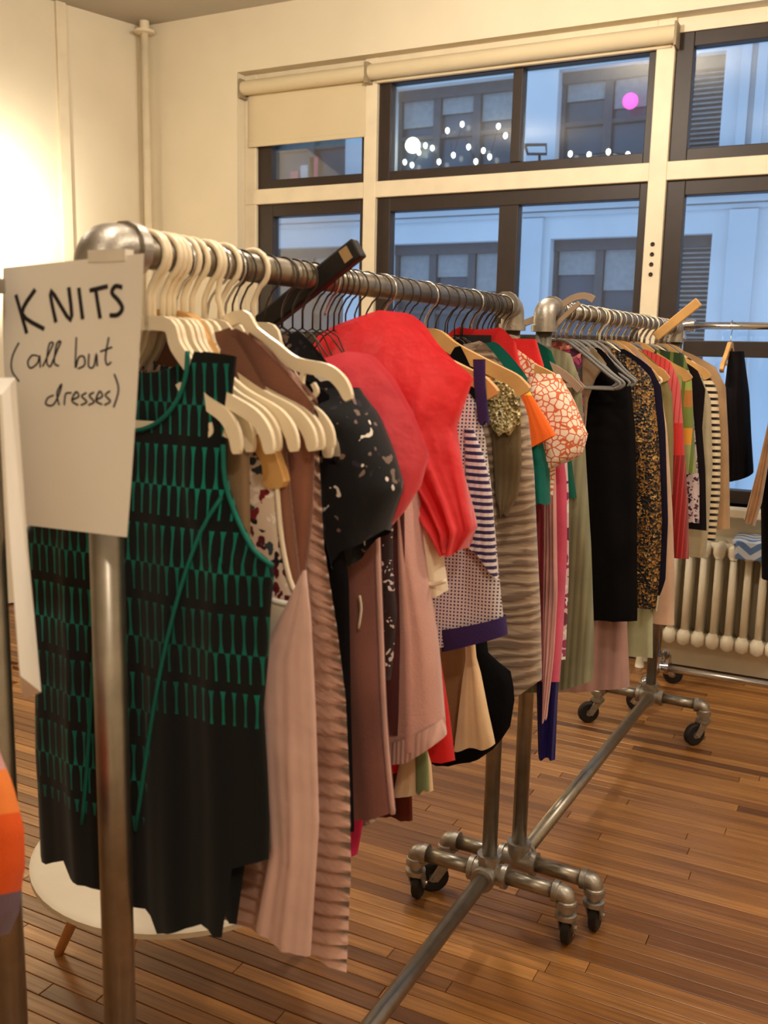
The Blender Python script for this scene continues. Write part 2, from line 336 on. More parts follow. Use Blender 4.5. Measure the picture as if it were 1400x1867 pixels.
for x0, x1, zb, lab in ((-3.60, -2.745, 2.815, 'cream roller blind pulled part way down over the narrow left window'), (-2.725, -1.035, 3.10, 'long cream roller blind rolled up above the wide middle window')):
    e = empty('roller_blind', ((x0+x1)/2, YF-.06, 3.15), lab, 'blind', 'roller blinds'); hw = (x1-x0)/2
    MB().tube([(-hw, 0, 0), (hw, 0, 0)], .042, 16).build('roller', M_SHADE, e, auto=40)
    MB().box(-hw+.02, hw-.02, .028, .032, zb-3.15+.02, .02).build('shade_cloth', M_SHADE, e, smooth=False)
    MB().box(-hw+.02, hw-.02, .022, .038, zb-3.15-.004, zb-3.15+.024).build('hem_bar', M_SHADE, e, smooth=False, bevel=.003)
    for sx in (-1, 1): MB().box(sx*(hw+.004)-.006, sx*(hw+.004)+.006, -.035, .06, -.06, .05).build('bracket', solid('bracket_paint', S(150, 134, 108), .6), e, smooth=False)
# ------------------------------------------------------------------ building across the street
M_STONE = solid('pale_limestone', S(214, 216, 218), .85, var=.07, sc=.8, bmp=.1, bsc=6)
M_STONE2 = solid('limestone_cornice', S(200, 204, 208), .85, var=.06, sc=1.2)
M_FGLASS = solid('dark_window_glass', S(70, 80, 92), .15, var=.35, sc=.9, spec=.6)
M_FFRAME = solid('grey_sash_paint', S(84, 84, 88), .6)
M_SLAT = solid('blind_slat', S(150, 150, 150), .6)
bd = empty('office_building', (-4, 14, -6), 'pale stone building with dark windows across the street', 'building'); bo = Vector((-4, 14, -6))
cols = [(-16.6, -14.8), (-13.2, -11.2), (-9.55, -8.0), (-7.15, -5.15), (-4.49, -3.10), (-2.68, -2.20), (-.9, .9), (2.4, 4.2), (5.6, 7.4)]
rows = [(-2.4, -.6), (1.35, 3.27), (4.32, 5.62), (7.2, 8.6)]
def bpart(name, m, x0, x1, y0, y1, z0, z1, parent=bd, bev=0):
    return MB().box(x0-bo.x, x1-bo.x, y0-bo.y, y1-bo.y, z0-bo.z, z1-bo.z).build(name, m, parent, smooth=False, bevel=bev)
zedge = [-6]+[q for r in rows for q in r]+[11]
wl = MB()
for i in range(0, len(zedge), 2): wl.box(-19-bo.x, 11-bo.x, 0, .5, zedge[i]-bo.z, zedge[i+1]-bo.z)
xe = [-19]+[q for c in cols for q in c]+[11]
for r in rows:
    for i in range(0, len(xe), 2): wl.box(xe[i]-bo.x, xe[i+1]-bo.x, 0, .5, r[0]-bo.z, r[1]-bo.z)
wl.build('wall', M_STONE, bd, smooth=False)
for z0, z1, p in ((3.66, 3.76, .10), (3.76, 3.86, .18), (3.58, 3.64, .05), (4.20, 4.32, .14), (6.3, 6.42, .1), (6.42, 6.55, .2)):
    bpart('cornice', M_STONE2, -19, 11, 14-p, 14.05, z0, z1)
for xa in (-10.3, -7.6, -4.95, -1.98, 1.5, 4.8): bpart('pilaster', M_STONE2, xa, xa+.36, 13.9, 14.05, -6, 3.56)
for xa in (-1.98, -1.78, 1.5, 4.8): bpart('pilaster', M_STONE2, xa, xa+.12, 13.88, 14.05, 4.34, 6.28)
for ri, (z0, z1) in enumerate(rows):
    for ci, (x0, x1) in enumerate(cols):
        wn = bpart('window', M_FGLASS, x0, x1, 14.30, 14.34, z0, z1)
        hd = .16
        bpart('lintel', M_FFRAME, x0, x1, 14.18, 14.3, z1-hd, z1, wn)
        bpart('sill', M_STONE2, x0-.06, x1+.06, 13.9, 14.3, z0-.08, z0, wn)
        if ci == 5:
            if ri in (1, 2):
                k = z0+.05
                while k < z1-hd: MB().box(x0-bo.x, x1-bo.x, .24, .275, k-bo.z, k+.022-bo.z).build('slat', M_SLAT, wn, smooth=False); k += .065
            continue
        wd = x1-x0; n = 3 if wd > 1.7 else 2
        for k in range(n+1): xk = x0+wd*k/n; bpart('mullion', M_FFRAME, xk-.06, xk+.06, 14.2, 14.3, z0, z1-hd, wn)
        zm = z0+(z1-z0)*.45; bpart('sash_rail', M_FFRAME, x0, x1, 14.22, 14.3, zm-.03, zm+.03, wn)
        if ri in (1, 2) and ci in (2, 3, 4):
            for k in range(n):
                q = .30 if (k+ci) % 2 else .18
                bpart('window_shade', M_SLAT, x0+wd*k/n+.07, x0+wd*(k+1)/n-.07, 14.25, 14.29, z1-hd-(z1-z0)*q, z1-hd, wn)
# string lights, lantern and desk lamps glowing in the windows opposite
def bulbs(name, label, pts, c, s, cat='string lights'):
    e = empty(name, pts[0], label, cat); p0 = Vector(pts[0])
    MB().tube([Vector(p)-p0 for p in pts], .006, 5).build('cord', M_WIRE, e)
    for p in pts: MB().lathe([(.005, -.045), (.028, -.025), (.035, 0), (.028, .03), (.005, .045)], Vector(p)-p0, 8).build('bulb', emit('bulb_'+name, c, s), e)
rb = random.Random(7)
bulbs('string_lights', 'strand of glowing white lights inside the upper window opposite', [(-7.0+.12*i, 14.14+rb.random()*.05, 4.45+rb.random()*.62) for i in range(15)], (1, .97, .85, 1), 5)
bulbs('string_lights', 'short strand of pale lights low in the right upper window opposite', [(-4.3+.28*i, 14.14, 4.40+rb.random()*.12) for i in range(5)], (1, .95, .85, 1), 5)
def ball(name, label, cat, c, r, col, s):
    o = MB().lathe([(r*math.sin(math.pi*i/10)+.001, -r*math.cos(math.pi*i/10)) for i in range(11)], n=16).build(name, emit(name, col, s)); o.location = c; return tag(o, label, cat)
ball('globe_lamp', 'round yellow-white globe lamp in the upper window opposite', 'lamp', (-6.85, 14.12, 4.78), .12, (1, 1, .72, 1), 3)
ball('paper_lantern', 'pink paper lantern hanging in the upper window opposite', 'lantern', (-3.46, 14.1, 5.12), .11, (1, .12, .55, 1), 1.1)
dp = empty('display_panel', (-9.0, 14.2, 4.33), 'pink and white panels standing in the small window opposite', 'panel')
for k, (dx_, h_, c_) in enumerate(((-.18, .22, S(220, 120, 130)), (.02, .30, S(214, 206, 206)), (.2, .42, S(226, 90, 120)))): MB().box(dx_, dx_+.15, 0, .03, 0, h_).build('panel', solid('panel_%d' % k, c_, .7), dp, smooth=False)
fm = empty('flood_lamp', (-4.68, 13.7, 4.42), 'dark rectangular flood lamp on a bracket outside the upper window', 'lamp')
MB().tube([(-.17, 0, .14), (.15, 0, .12), (.18, -.05, -.02), (-.10, -.05, 0), (-.17, 0, .14)], .022, 8).build('lamp_frame', M_BROWN, fm)
MB().tube([(.06, 0, 0), (.06, .02, -.2), (.06, .5, -.2)], .02, 8).build('bracket', M_BROWN, fm)
# ------------------------------------------------------------------ radiator
rd = empty('radiator', (-.96, 4.9, 0), 'cream cast iron column radiator below the window', 'radiator')
sec = MB()
for yy_ in (-.06, 0, .06): sec.tube([(0, yy_, .19), (0, yy_, .66)], .017, 10)
sec.tube([(0, -.075, .19), (0, .075, .19)], .03, 10); sec.tube([(0, -.075, .665), (0, .075, .665)], .028, 10)
sec.lathe([(.012, .155), (.034, .17), (.034, .21), (.02, .235)], (0, -.062, 0), 12); sec.lathe([(.02, .62), (.03, .64), (.03, .68), (.014, .695)], (0, -.062, 0), 12)
sme = sec.mesh('section', M_RAD)
for k in range(22):
    o = bpy.data.objects.new('section', sme); COL.objects.link(o); o.parent = rd; o.location = (.07*k, 0, 0)
for z_ in (.19, .665): MB().tube([(-.02, 0, z_), (.07*21+.02, 0, z_)], .022, 10).build('connecting_tube', M_RAD, rd)
for k in (0, 21):
    for y_ in (-.06, .06): MB().lathe([(.024, 0), (.02, .03), (.015, .17)], (.07*k, y_, 0), 10).build('foot', M_RAD, rd)
MB().tube([(-.02, 0, .19), (-.09, 0, .19), (-.09, 0, 0)], .014, 10).build('feed_pipe', M_RAD, rd)
# ------------------------------------------------------------------ racks
RZ, BZ = 1.715, .165
def caster(parent, x, y, ang, chrome):
    c = empty('caster', (x, y, 0)); c.parent = parent; c.rotation_euler.z = ang; st = M_CHROME if chrome else M_FIT
    MB().lathe([(.024, .150), (.027, .147), (.027, .125), (.019, .121), (.019, .114), (.030, .110), (.030, .098), (.010, .094)], n=16).build('stem', st, c, auto=40)
    fk = MB()
    for s in (-1, 1): fk.add([(s*.017, -.018, .1), (s*.021, -.018, .1), (s*.021, .022, .1), (s*.017, .022, .1), (s*.017, .028, .036), (s*.021, .028, .036), (s*.021, .058, .042), (s*.017, .058, .042)],
                             [(0, 1, 2, 3), (4, 7, 6, 5), (0, 4, 5, 1), (1, 5, 6, 2), (2, 6, 7, 3), (3, 7, 4, 0)])
    fk.box(-.021, .021, -.018, .024, .092, .1); fk.tube([(-.026, .04, .047), (.026, .04, .047)], .006, 8); fk.build('fork', st, c, smooth=False)
    MB().lathe([(.016, -.012), (.041, -.013), (.047, -.009), (.047, .009), (.041, .013), (.016, .012)], (0, .04, .047), 22, 'x').build('wheel', M_RUBBER, c, auto=35)
    MB().lathe([(.015, -.0145), (.015, .0145)], (0, .04, .047), 12, 'x').build('hub', st, c, auto=35)
def elbow(mb, p, a, b, r=.029, arm=.05):
    p, a, b = Vector(p), Vector(a), Vector(b)
    pts = [p+a*arm]
    for i in range(7):
        t = i/6; pts.append(p+a*arm*.6*(1-t)**2+b*arm*.6*t*t)
    pts.append(p+b*arm); mb.tube(pts, r, 14)
    for d in (a, b): mb.tube([p+d*(arm-.006), p+d*(arm+.01)], r+.005, 14)
def rack(label, x0, y0, x1, y1, chrome=False, hw=.225, angs=(.2, 2.0, 1.2, .4), topz=RZ, bz=BZ):
    L = math.hypot(x1-x0, y1-y0); r = .021 if not chrome else .016
    e = empty('rolling_rack', (x0, y0, 0), label, 'clothes rack', 'pipe garment racks'); e.rotation_euler.z = math.atan2(-(x1-x0), y1-y0)
    mp, mf = (M_CHROME, M_CHROME) if chrome else (M_PIPE, M_FIT)
    MB().tube([(0, .04, topz), (0, L-.04, topz)], r, 16).build('top_rail', mp, e)
    MB().tube([(0, .03, bz), (0, L-.03, bz)], r, 16).build('bottom_rail', mp, e)
    for y, s in ((0, 1), (L, -1)):
        MB().tube([(0, y, bz+.03), (0, y, topz-.04)], r, 16).build('upright', mp, e)
        mb = MB(); elbow(mb, (0, y, topz), (0, s, 0), (0, 0, -1), r+.008); mb.build('elbow', mf, e, auto=50)
        mb = MB(); mb.tube([(-.052, y, bz), (.052, y, bz)], r+.009, 14); mb.tube([(0, y, bz), (0, y, bz+.052)], r+.009, 14); mb.tube([(0, y, bz), (0, y+s*.052, bz)], r+.009, 14)
        for d in ((-1, 0, 0), (1, 0, 0), (0, 0, 1), (0, s, 0)):
            d = Vector(d); mb.tube([Vector((0, y, bz))+d*.042, Vector((0, y, bz))+d*.056], r+.013, 14)
        mb.build('cross_fitting', mf, e, auto=50)
        for k, sx in enumerate((-1, 1)):
            MB().tube([(sx*.04, y, bz), (sx*(hw-.03), y, bz)], r, 16).build('cross_bar', mp, e)
            mb = MB(); elbow(mb, (sx*hw, y, bz), (-sx, 0, 0), (0, 0, -1), r+.003, .028); mb.build('foot_elbow', mf, e, auto=50)
            caster(e, sx*hw, y, angs[(0 if s > 0 else 2)+k], chrome)
    return e
R1 = (-.835, .875, -.835, 2.325); R2 = (-.785, 2.43, -.735, 3.975)
rack('near galvanised pipe clothes rack packed with knits behind the paper sign', *R1, angs=(.3, 2.6, .15, .1))
rack('far galvanised pipe clothes rack holding the black and gold tops', *R2, angs=(2.2, .05, 2.3, 2.45))
rack('pipe clothes rack at the left edge holding an orange garment', -.92, -.70, -.93, .775, angs=(.3, 2.6, .15, .1))
rack('bright chrome clothes rack standing in front of the radiator', -.80, 4.43, .95, 4.43, True, .24, (0., 2.8, .4, 2.9), 1.735, .15)
def railx(r, y): return r[0]+(r[2]-r[0])*(y-r[1])/(r[3]-r[1])
# ------------------------------------------------------------------ hangers
def hook(w, rin=.021, stem=-.085):
    rh = rin+.007; cz = rin+w-rh; p = []
    for i in range(15):
        q = math.radians(195-i*(195+62)/14); p.append((rh*math.cos(q), 0, cz+rh*math.sin(q)))
    p += [(.004, 0, cz-rh-.012), (0, 0, cz-rh-.022), (0, 0, stem)]
    return MB().tube(p, w, 7)
_hp = {}
def hanger_parts(kind, w, drop=1.):
    key = (kind, w, drop)
    if key in _hp: return _hp[key]
    P = []
    def arms(path, h, t, m, name='arm'):
        path = [(x, z if z > -.085 else -.085+(z+.085)*drop) for x, z in path]
        for s in (1, -1):
            P.append((name, MB().ribbon([(s*x, z) for x, z in path], h, t).mesh(name, m, False)))
    if kind in ('plastic', 'clear'):
        m = M_CREAMPL if kind == 'plastic' else M_CLEARPL; hk = M_CREAMPL if kind == 'plastic' else M_STEEL
        P.append(('hook', hook(.0042 if kind == 'plastic' else .002, stem=-.09).mesh('hook', hk)))
        path = smooth_path([(-.004, -.088), (.034, -.09), (.046, -.116), (.072, -.146), (w*.6, -.176), (w*.86, -.198), (w*.97, -.22), (w, -.244)], 4)
        arms(path, [.018]*(len(path)-4)+[.017, .016, .014, .009], .007, m)
        curl = smooth_path([(w*.66, -.185), (w*.60, -.206), (w*.64, -.225), (w*.72, -.22), (w*.71, -.208)], 4); arms(curl, .006, .006, m, 'strap_notch')
        brace = smooth_path([(w*.35, -.162), (w*.5, -.195), (w*.62, -.22)], 3); arms(brace, .007, .006, m, 'brace')
        if kind == 'plastic': P.append(('crossbar', MB().ribbon([(-w*.62, -.22), (w*.62, -.22)], .012, .006).mesh('crossbar', m, False)))
    elif kind == 'wood':
        P.append(('hook', hook(.002, stem=-.085).mesh('hook', M_STEEL)))
        path = smooth_path([(-.002, -.082), (.03, -.086), (.07, -.112), (w*.7, -.150), (w*.92, -.172), (w, -.195)], 4)
        arms(path, [.026]*(len(path)-3)+[.03, .032, .02], .016, M_WOODH)
        P.append(('crossbar', MB().tube([(-w*.7, 0, -.165), (w*.7, 0, -.165)], .006, 8).mesh('crossbar', M_WOODH)))
    elif kind == 'velvet':
        P.append(('hook', hook(.002, stem=-.08).mesh('hook', M_STEEL)))
        path = smooth_path([(-.002, -.08), (.03, -.084), (.08, -.118), (w*.8, -.165), (w, -.20)], 4); arms(path, .018, .006, M_VELVET)
        P.append(('crossbar', MB().ribbon([(-w*.9, -.19), (w*.9, -.19)], .010, .005).mesh('crossbar', M_VELVET, False)))
    elif kind in ('tube', 'tubew'):
        m = M_GREYPL if kind == 'tube' else M_CREAMPL
        P.append(('hook', hook(.003, stem=-.08).mesh('hook', M_STEEL if kind == 'tube' else m)))
        for s in (1, -1): P.append(('arm', MB().tube(smooth_path([(0, 0, -.078), (s*.04, 0, -.088), (s*w*.8, 0, -.165), (s*w, 0, -.19), (s*w*.92, 0, -.205)], 4), .0045, 7).mesh('arm', m)))
        P.append(('crossbar', MB().tube([(-w*.92, 0, -.205), (w*.92, 0, -.205)], .004, 7).mesh('crossbar', m)))
    else:
        P.append(('hook', hook(.0016, stem=-.085).mesh('hook', M_WIRE)))
        for s in (1, -1): P.append(('arm', MB().tube([(0, 0, -.083), (s*.02, 0, -.094), (s*w*.9, 0, -.175), (s*w, 0, -.188), (s*w*.9, 0, -.197)], .0013, 6).mesh('arm', M_WIRE)))
        P.append(('crossbar', MB().tube([(-w*.9, 0, -.197), (w*.9, 0, -.197)], .0013, 6).mesh('crossbar', M_WIRE)))
    _hp[key] = P; return P
def hanger(kind, x, y, label, group, tilt=0, yaw=0, w=.21, z=RZ, rackyaw=0, drop=1.):
    e = empty({'plastic': 'plastic_hanger', 'clear': 'clear_hanger', 'wood': 'wooden_hanger', 'velvet': 'velvet_hanger', 'tube': 'tubular_hanger', 'tubew': 'tubular_hanger', 'wire': 'wire_hanger'}[kind],
              (x, y, z), label, 'hanger', group)
    e.rotation_euler = (0, tilt, yaw+rackyaw)
    for n, me in hanger_parts(kind, w, drop):
        o = bpy.data.objects.new(n, me); COL.objects.link(o); o.parent = e
    return e
# ------------------------------------------------------------------ garments
def itp(poly, t):
    """x at height t on a polyline given top to bottom"""
    if t >= poly[0][1]: return poly[0][0]
    for (xa, za), (xb, zb) in zip(poly, poly[1:]):
        if zb <= t <= za: return xa+(xb-xa)*((za-t)/(za-zb) if za != zb else 1)
    return poly[-1][0]
def itx(poly, x):
    if x <= poly[0][0]: return poly[0][1]
    for (xa, za), (xb, zb) in zip(poly, poly[1:]):
        if xa <= x <= xb: return za+(zb-za)*((x-xa)/(xb-xa) if xb != xa else 1)
    return poly[-1][1]
def cloth(name, m, y0, R, L=None, cx=None, neck=None, top=None, hem=None, t=.025, fold=.006, nf=4, N=22, MM=26, ripple=None, seed=0, parent=None, origin=None, tmin=.4, grow=.22):
    """closed cloth shell hanging in an x-z plane: R and L are its edges from shoulder to hem"""
    R = [tuple(p) for p in R]
    def mono(p):
        q = [p[0]]
        for a in p[1:]: q.append((a[0], min(a[1], q[-1][1]-.0005)))
        return q
    R = mono(R)
    if L is None: L = [(2*cx-x, z) for x, z in R]
    L = mono([tuple(p) for p in L])
    cx = cx if cx is not None else (L[0][0]+R[0][0])/2
    rs = random.Random(seed*7+3); ph = [rs.random()*6.28 for _ in range(6)]
    (xl, zl), (xr, zr) = L[0], R[0]; bl, br = L[-1], R[-1]
    def T(u, back):
        x = xl+(xr-xl)*u
        if top: return itx(top, x)
        if neck:
            nw, nz, fd, bdp = neck; d = abs(x-cx)
            if d < nw:
                s = d/nw; return nz-(bdp*(1-s*s) if back else fd*math.sqrt(max(0, 1-s**2.2)))
            tx, tz = (xr, zr) if x > cx else (xl, zl); q = (d-nw)/max(.001, abs(tx-cx)-nw); q = max(0, min(1, q))
            return nz+(tz-nz)*(.75*q+.25*q*q)
        return zl+(zr-zl)*u
    def B(u):
        if hem: return itx(hem, bl[0]+(br[0]-bl[0])*u)
        return bl[1]+(br[1]-bl[1])*u+.004*math.sin(9*u+ph[0])
    ox, oy = (origin[0], origin[1]) if origin else (cx, y0)
    def yoff(u, z, tz):
        e = math.sqrt(max(0, 1-abs(2*u-1)**2.6)); g = min(1, max(0, (tz-z)/grow)); g = g*g*(3-2*g)
        return t*e*(tmin+(1-tmin)*g)
    ztop = max(zl, zr, neck[1] if neck else -9); vs = []; fs = []; ring = 2*N
    for i in range(MM+1):
        v = i/MM
        for j in range(ring):
            back = j > N; u = j/N if not back else 2-j/N
            tz = T(u, back); bz = min(B(u), tz-.01); z = tz+(bz-tz)*v
            xa, xb = itp(L, z), itp(R, z); x = xa+(xb-xa)*u
            dp = min(1, max(0, (tz-z)/.35)); f = fold*dp*(math.sin(6.283*nf*u+ph[1]+1.2*math.sin(4*z+ph[2]))+.5*math.sin(6.283*nf*2.3*u+ph[3]))
            f += fold*.5*math.sin(11*z+5*u+ph[4])*min(1, max(0, (tz-z)/.12))
            y = (yoff(u, z, tz)+(.2 if 0 < u < 1 else 0)*0)*(1 if back else -1)+f*math.sqrt(max(0, 1-abs(2*u-1)**4))
            if ripple:
                am, per = ripple; rp_ = am*math.sin(6.283*z/per+.9*math.sin(3*u)); y += rp_*(1 if back else -1); x += .6*rp_*(abs(2*u-1)**3)*(1 if u > .5 else -1)
            vs.append((x-ox, y0+y-oy, z))
    for i in range(MM):
        for j in range(ring): a, b = i*ring+j, i*ring+(j+1) % ring; fs.append((a, b, b+ring, a+ring))
    me = bpy.data.meshes.new(name); me.from_pydata(vs, [], fs); me.update(); me.materials.append(m); me.polygons.foreach_set('use_smooth', [True]*len(fs))
    o = bpy.data.objects.new(name, me); COL.objects.link(o)
    if parent is not None: o.parent = parent
    else: o.location = (ox, oy, 0)
    def fy(x, z):
        xa, xb = itp(L, z), itp(R, z); u = max(0, min(1, (x-xa)/max(1e-4, xb-xa))); tz = T(u, False)
        return y0-yoff(u, z, tz)-fold*1.5
    o['_'] = 0; del o['_']
    return o, (ox, oy), fy
def piping(name, m, pts, r, parent, org, y=None, fy=None, dy=0., flat=None):
    p = [(x-org[0], (fy(x, z) if fy else y)-org[1]+dy, z) for x, z in pts]
    return MB().tube(smooth_path(p, 3), r, 6, flat=flat).build(name, m, parent)
def garment(name, label, cat, m, y0, R, cx=R1[0], L=None, neck=(.075, 1.625, .06, .012), group=None, sleeve=None, sm=None, hk=None, hlab=None, hw=.205, tilt=0, drop=1., hy=0, sy=0, st=.03, mirror=True, srip=None, **k):
    o, org, fy = cloth(name, m, y0, R, L, cx, neck, **k); tag(o, label, cat, group)
    if sleeve:
        sR, sL = sleeve
        cloth('sleeve', sm or m, y0+sy, sR, sL, t=st, parent=o, origin=org, fold=.005, nf=2, N=12, MM=20, seed=k.get('seed', 0)+1, grow=.05, ripple=srip)
        if mirror: cloth('sleeve', sm or m, y0+sy, [(2*cx-x, z) for x, z in sL], [(2*cx-x, z) for x, z in sR], t=st, parent=o, origin=org, fold=.005, nf=2, N=12, MM=20, seed=k.get('seed', 0)+2, grow=.05, ripple=srip)
    if hk:
        if hk == 'wire': hw = .10
        onr2 = y0 > 2.42
        hanger(hk, railx(R2, y0) if onr2 else R1[0], y0+hy, hlab, 'hangers on the far rack' if onr2 else 'hangers on the near rack', tilt, 0, hw, drop=drop)
    return o, org, fy

# ================================================================== near rack
G1 = 'knits on the near rack'
C_TEAL = solid('teal_trim', S(4, 104, 92), .8, var=.1)
M_GREEN = lacegreen('black_teal_knit', [(-0.7194, 1.4121), (-0.8284, 1.1122), (-0.8741, 0.7972)], [(-0.8325, 0.9283)][0][1])
gcx = -.868
gR = [(-0.7039, 1.5880), (-0.7109, 1.5407), (-0.7215, 1.4784), (-0.7185, 1.4298), (-0.6984, 1.3824), (-0.6749, 1.3482), (-0.6468, 1.3318), (-0.6533, 1.2742), (-0.6566, 1.2086), (-0.6641, 1.1407), (-0.6581, 1.0591), (-0.6546, 0.9831), (-0.6563, 0.9310)]
gN = [(-0.7673, 1.5934)][0]
o, org, fy = garment('sleeveless_dress', 'dark teal and black patterned sleeveless knit dress at the front of the near rack', 'dress', M_GREEN, .97, gR, cx=gcx, neck=(gN[0]-gcx, gN[1], .105, .03),
    group=G1, t=.022, fold=.004, nf=5, N=34, MM=44, hem=[(-1.1073, 0.8235), (-1.0610, 0.8135), (-1.0168, 0.8332), (-1.0135, 0.8071), (-0.9603, 0.8109), (-0.9049, 0.8097), (-0.8453, 0.8061), (-0.8309, 0.7778), (-0.7910, 0.7957), (-0.7523, 0.8164), (-0.7346, 0.8053), (-0.7104, 0.8098), (-0.7070, 0.9095), (-0.6545, 0.9315)],
    hk='plastic', hlab='cream plastic hanger inside the teal sleeveless dress', hw=.18, seed=1, tmin=.6)
piping('armhole_trim', C_TEAL, [p for p in gR[2:7]], .0032, o, org, fy=fy)
nk = [(gcx+(gN[0]-gcx)*math.cos(a), gN[1]-.105*math.sin(a)**.9) for a in [math.pi*i/16 for i in range(17)]]
piping('neck_trim', C_TEAL, nk, .003, o, org, fy=fy, dy=.001)
piping('seam_trim', C_TEAL, [(-0.7203, 1.4121), (-0.7459, 1.3667), (-0.7783, 1.2858), (-0.8098, 1.1822), (-0.8341, 1.0751), (-0.8624, 0.9289)], .0028, o, org, fy=fy, dy=.002)
piping('seam_trim', C_TEAL, [(-0.9149, 1.3335), (-0.9231, 1.2426), (-0.9352, 1.1363), (-0.9505, 1.0086), (-0.9650, 0.9108)], .0028, o, org, fy=fy, dy=.002)
M_SATIN = knit('blush_satin', S(216, 180, 172), var=.06, rough=.36, sheen=.1, spec=.5, grain=17, bd=.012, bs=.45)
o, org, fy = cloth('slip_dress', M_SATIN, 1.0, [(-0.6211, 1.3221), (-0.6124, 1.2658), (-0.6037, 1.1351), (-0.5970, 0.9844), (-0.6086, 0.7876)], [(-0.6244, 1.3217), (-0.6683, 1.2390), (-0.6908, 1.2016), (-0.6856, 1.0408), (-0.6748, 0.9238), (-0.6985, 0.8013)],
    top=[(-0.6943, 1.2011), (-0.6683, 1.2390), (-0.6431, 1.2831), (-0.6244, 1.3217), (-0.6186, 1.3224)], hem=[(-0.7004, 0.8007), (-0.6493, 0.7881), (-0.6051, 0.7872)], t=.010, fold=.0022, nf=2, MM=40, seed=5)
tag(o, 'blush pink satin slip dress hanging right behind the teal dress', 'dress', G1)
M_CREAMK = knit('cream_knit', S(232, 214, 190), var=.06)
tR = [(-0.7249, 1.5389), (-0.7206, 1.3376), (-0.6928, 1.2833), (-0.6695, 1.2724), (-0.6398, 1.2723), (-0.6351, 1.2014), (-0.6340, 1.0495), (-0.6338, 1.0261)]
o, org, fy = garment('tank_top', 'cream tank top with white bound armhole beside the teal dress', 'top', M_CREAMK, 1.010, tR, group=G1, t=.005, fold=.001, neck=(.06, 1.55, .08, .02), hk='plastic', hlab='cream plastic hanger carrying the cream tank top', hw=.19)
piping('armhole_binding', solid('white_binding', S(240, 232, 220), .7), tR[1:5], .0042, o, org, fy=fy)
garment('knit_top', 'khaki knit top between the teal dress and the red floral top', 'top', knit('khaki_knit', S(150, 122, 92)), .996, [(-0.7063, 1.5019), (-0.7039, 1.4493), (-0.7025, 1.3527), (-0.6913, 1.3286), (-0.6914, 1.2772)], neck=(.07, 1.56, .05, .01), group=G1, t=.006, fold=.002, hk='plastic', hlab='cream plastic hanger just behind the teal dress shoulder', hw=.17, hy=.004)
fR = [(-0.6801, 1.4628), (-0.6766, 1.4130), (-0.6696, 1.3520), (-0.6574, 1.3021), (-0.6411, 1.2710), (-0.6374, 1.2344)]
o, org, fy = garment('floral_tank', 'cream sleeveless top with red and black floral print', 'top', spots('red_black_floral', S(222, 198, 178), [S(120, 30, 34), S(34, 24, 26), S(240, 225, 215), S(60, 70, 80), S(90, 20, 36)], 62, .52, .5), 1.022, fR, neck=(.07, 1.58, .05, .01), group=G1, t=.008, fold=.002,
    hk='wood', hlab='light wooden hanger whose tip shows below the cream plastic hangers', hw=.185, tilt=.1, drop=1.75)
piping('edge_binding', M_CREAMK, fR, .0035, o, org, fy=fy)
piping('placket', M_CREAMK, [(-0.7213, 1.4816), (-0.7206, 1.4091), (-0.7182, 1.3354), (-0.7112, 1.2761)], .003, o, org, fy=fy)
BR = lambda n, c: knit(n, c, var=.2, sheen=.6)
garment('fuzzy_sweater', 'thin brown fuzzy sweater next to the red floral top', 'sweater', BR('brown_mohair', S(128, 86, 68)), 1.03, [(-0.6720, 1.4911), (-0.6641, 1.4275), (-0.6535, 1.3488), (-0.6445, 1.2836), (-0.6435, 1.2539)], group=G1, t=.008, fold=.002, hk='plastic', hlab='cream plastic hanger above the thin brown fuzzy sweater')
garment('fuzzy_sweater', 'reddish brown fuzzy sweater against the blush cable cardigan', 'sweater', BR('rust_mohair', S(136, 88, 70)), 1.048, [(-0.6404, 1.5270), (-0.6387, 1.4491), (-0.6398, 1.3912), (-0.6460, 1.3317), (-0.6566, 1.2704), (-0.6581, 1.2397)], group=G1, t=.009, fold=.002, hk='plastic', hlab='cream plastic hanger above the reddish brown sweater')
M_CABLE = knit('blush_cable_knit', S(200, 160, 144), var=.12, c2=S(164, 122, 106), grain=160)
garment('cable_cardigan', 'long blush cable knit cardigan with ridged edge at the front of the near rack', 'cardigan', M_CABLE, 1.075, [(-0.6511, 1.5331), (-0.6468, 1.4400), (-0.6389, 1.3378), (-0.6172, 1.2278), (-0.6021, 1.1304), (-0.5931, 0.9981), (-0.5894, 0.8769), (-0.5940, 0.7270)], group=G1,
    hem=[(-0.9125, 0.7453), (-0.7404, 0.7534), (-0.6507, 0.7370), (-0.5922, 0.7250)], t=.022, fold=.003, ripple=(.0065, .0225), N=22, MM=190, seed=8, hk='plastic', hlab='cream plastic hanger holding the blush cable cardigan')
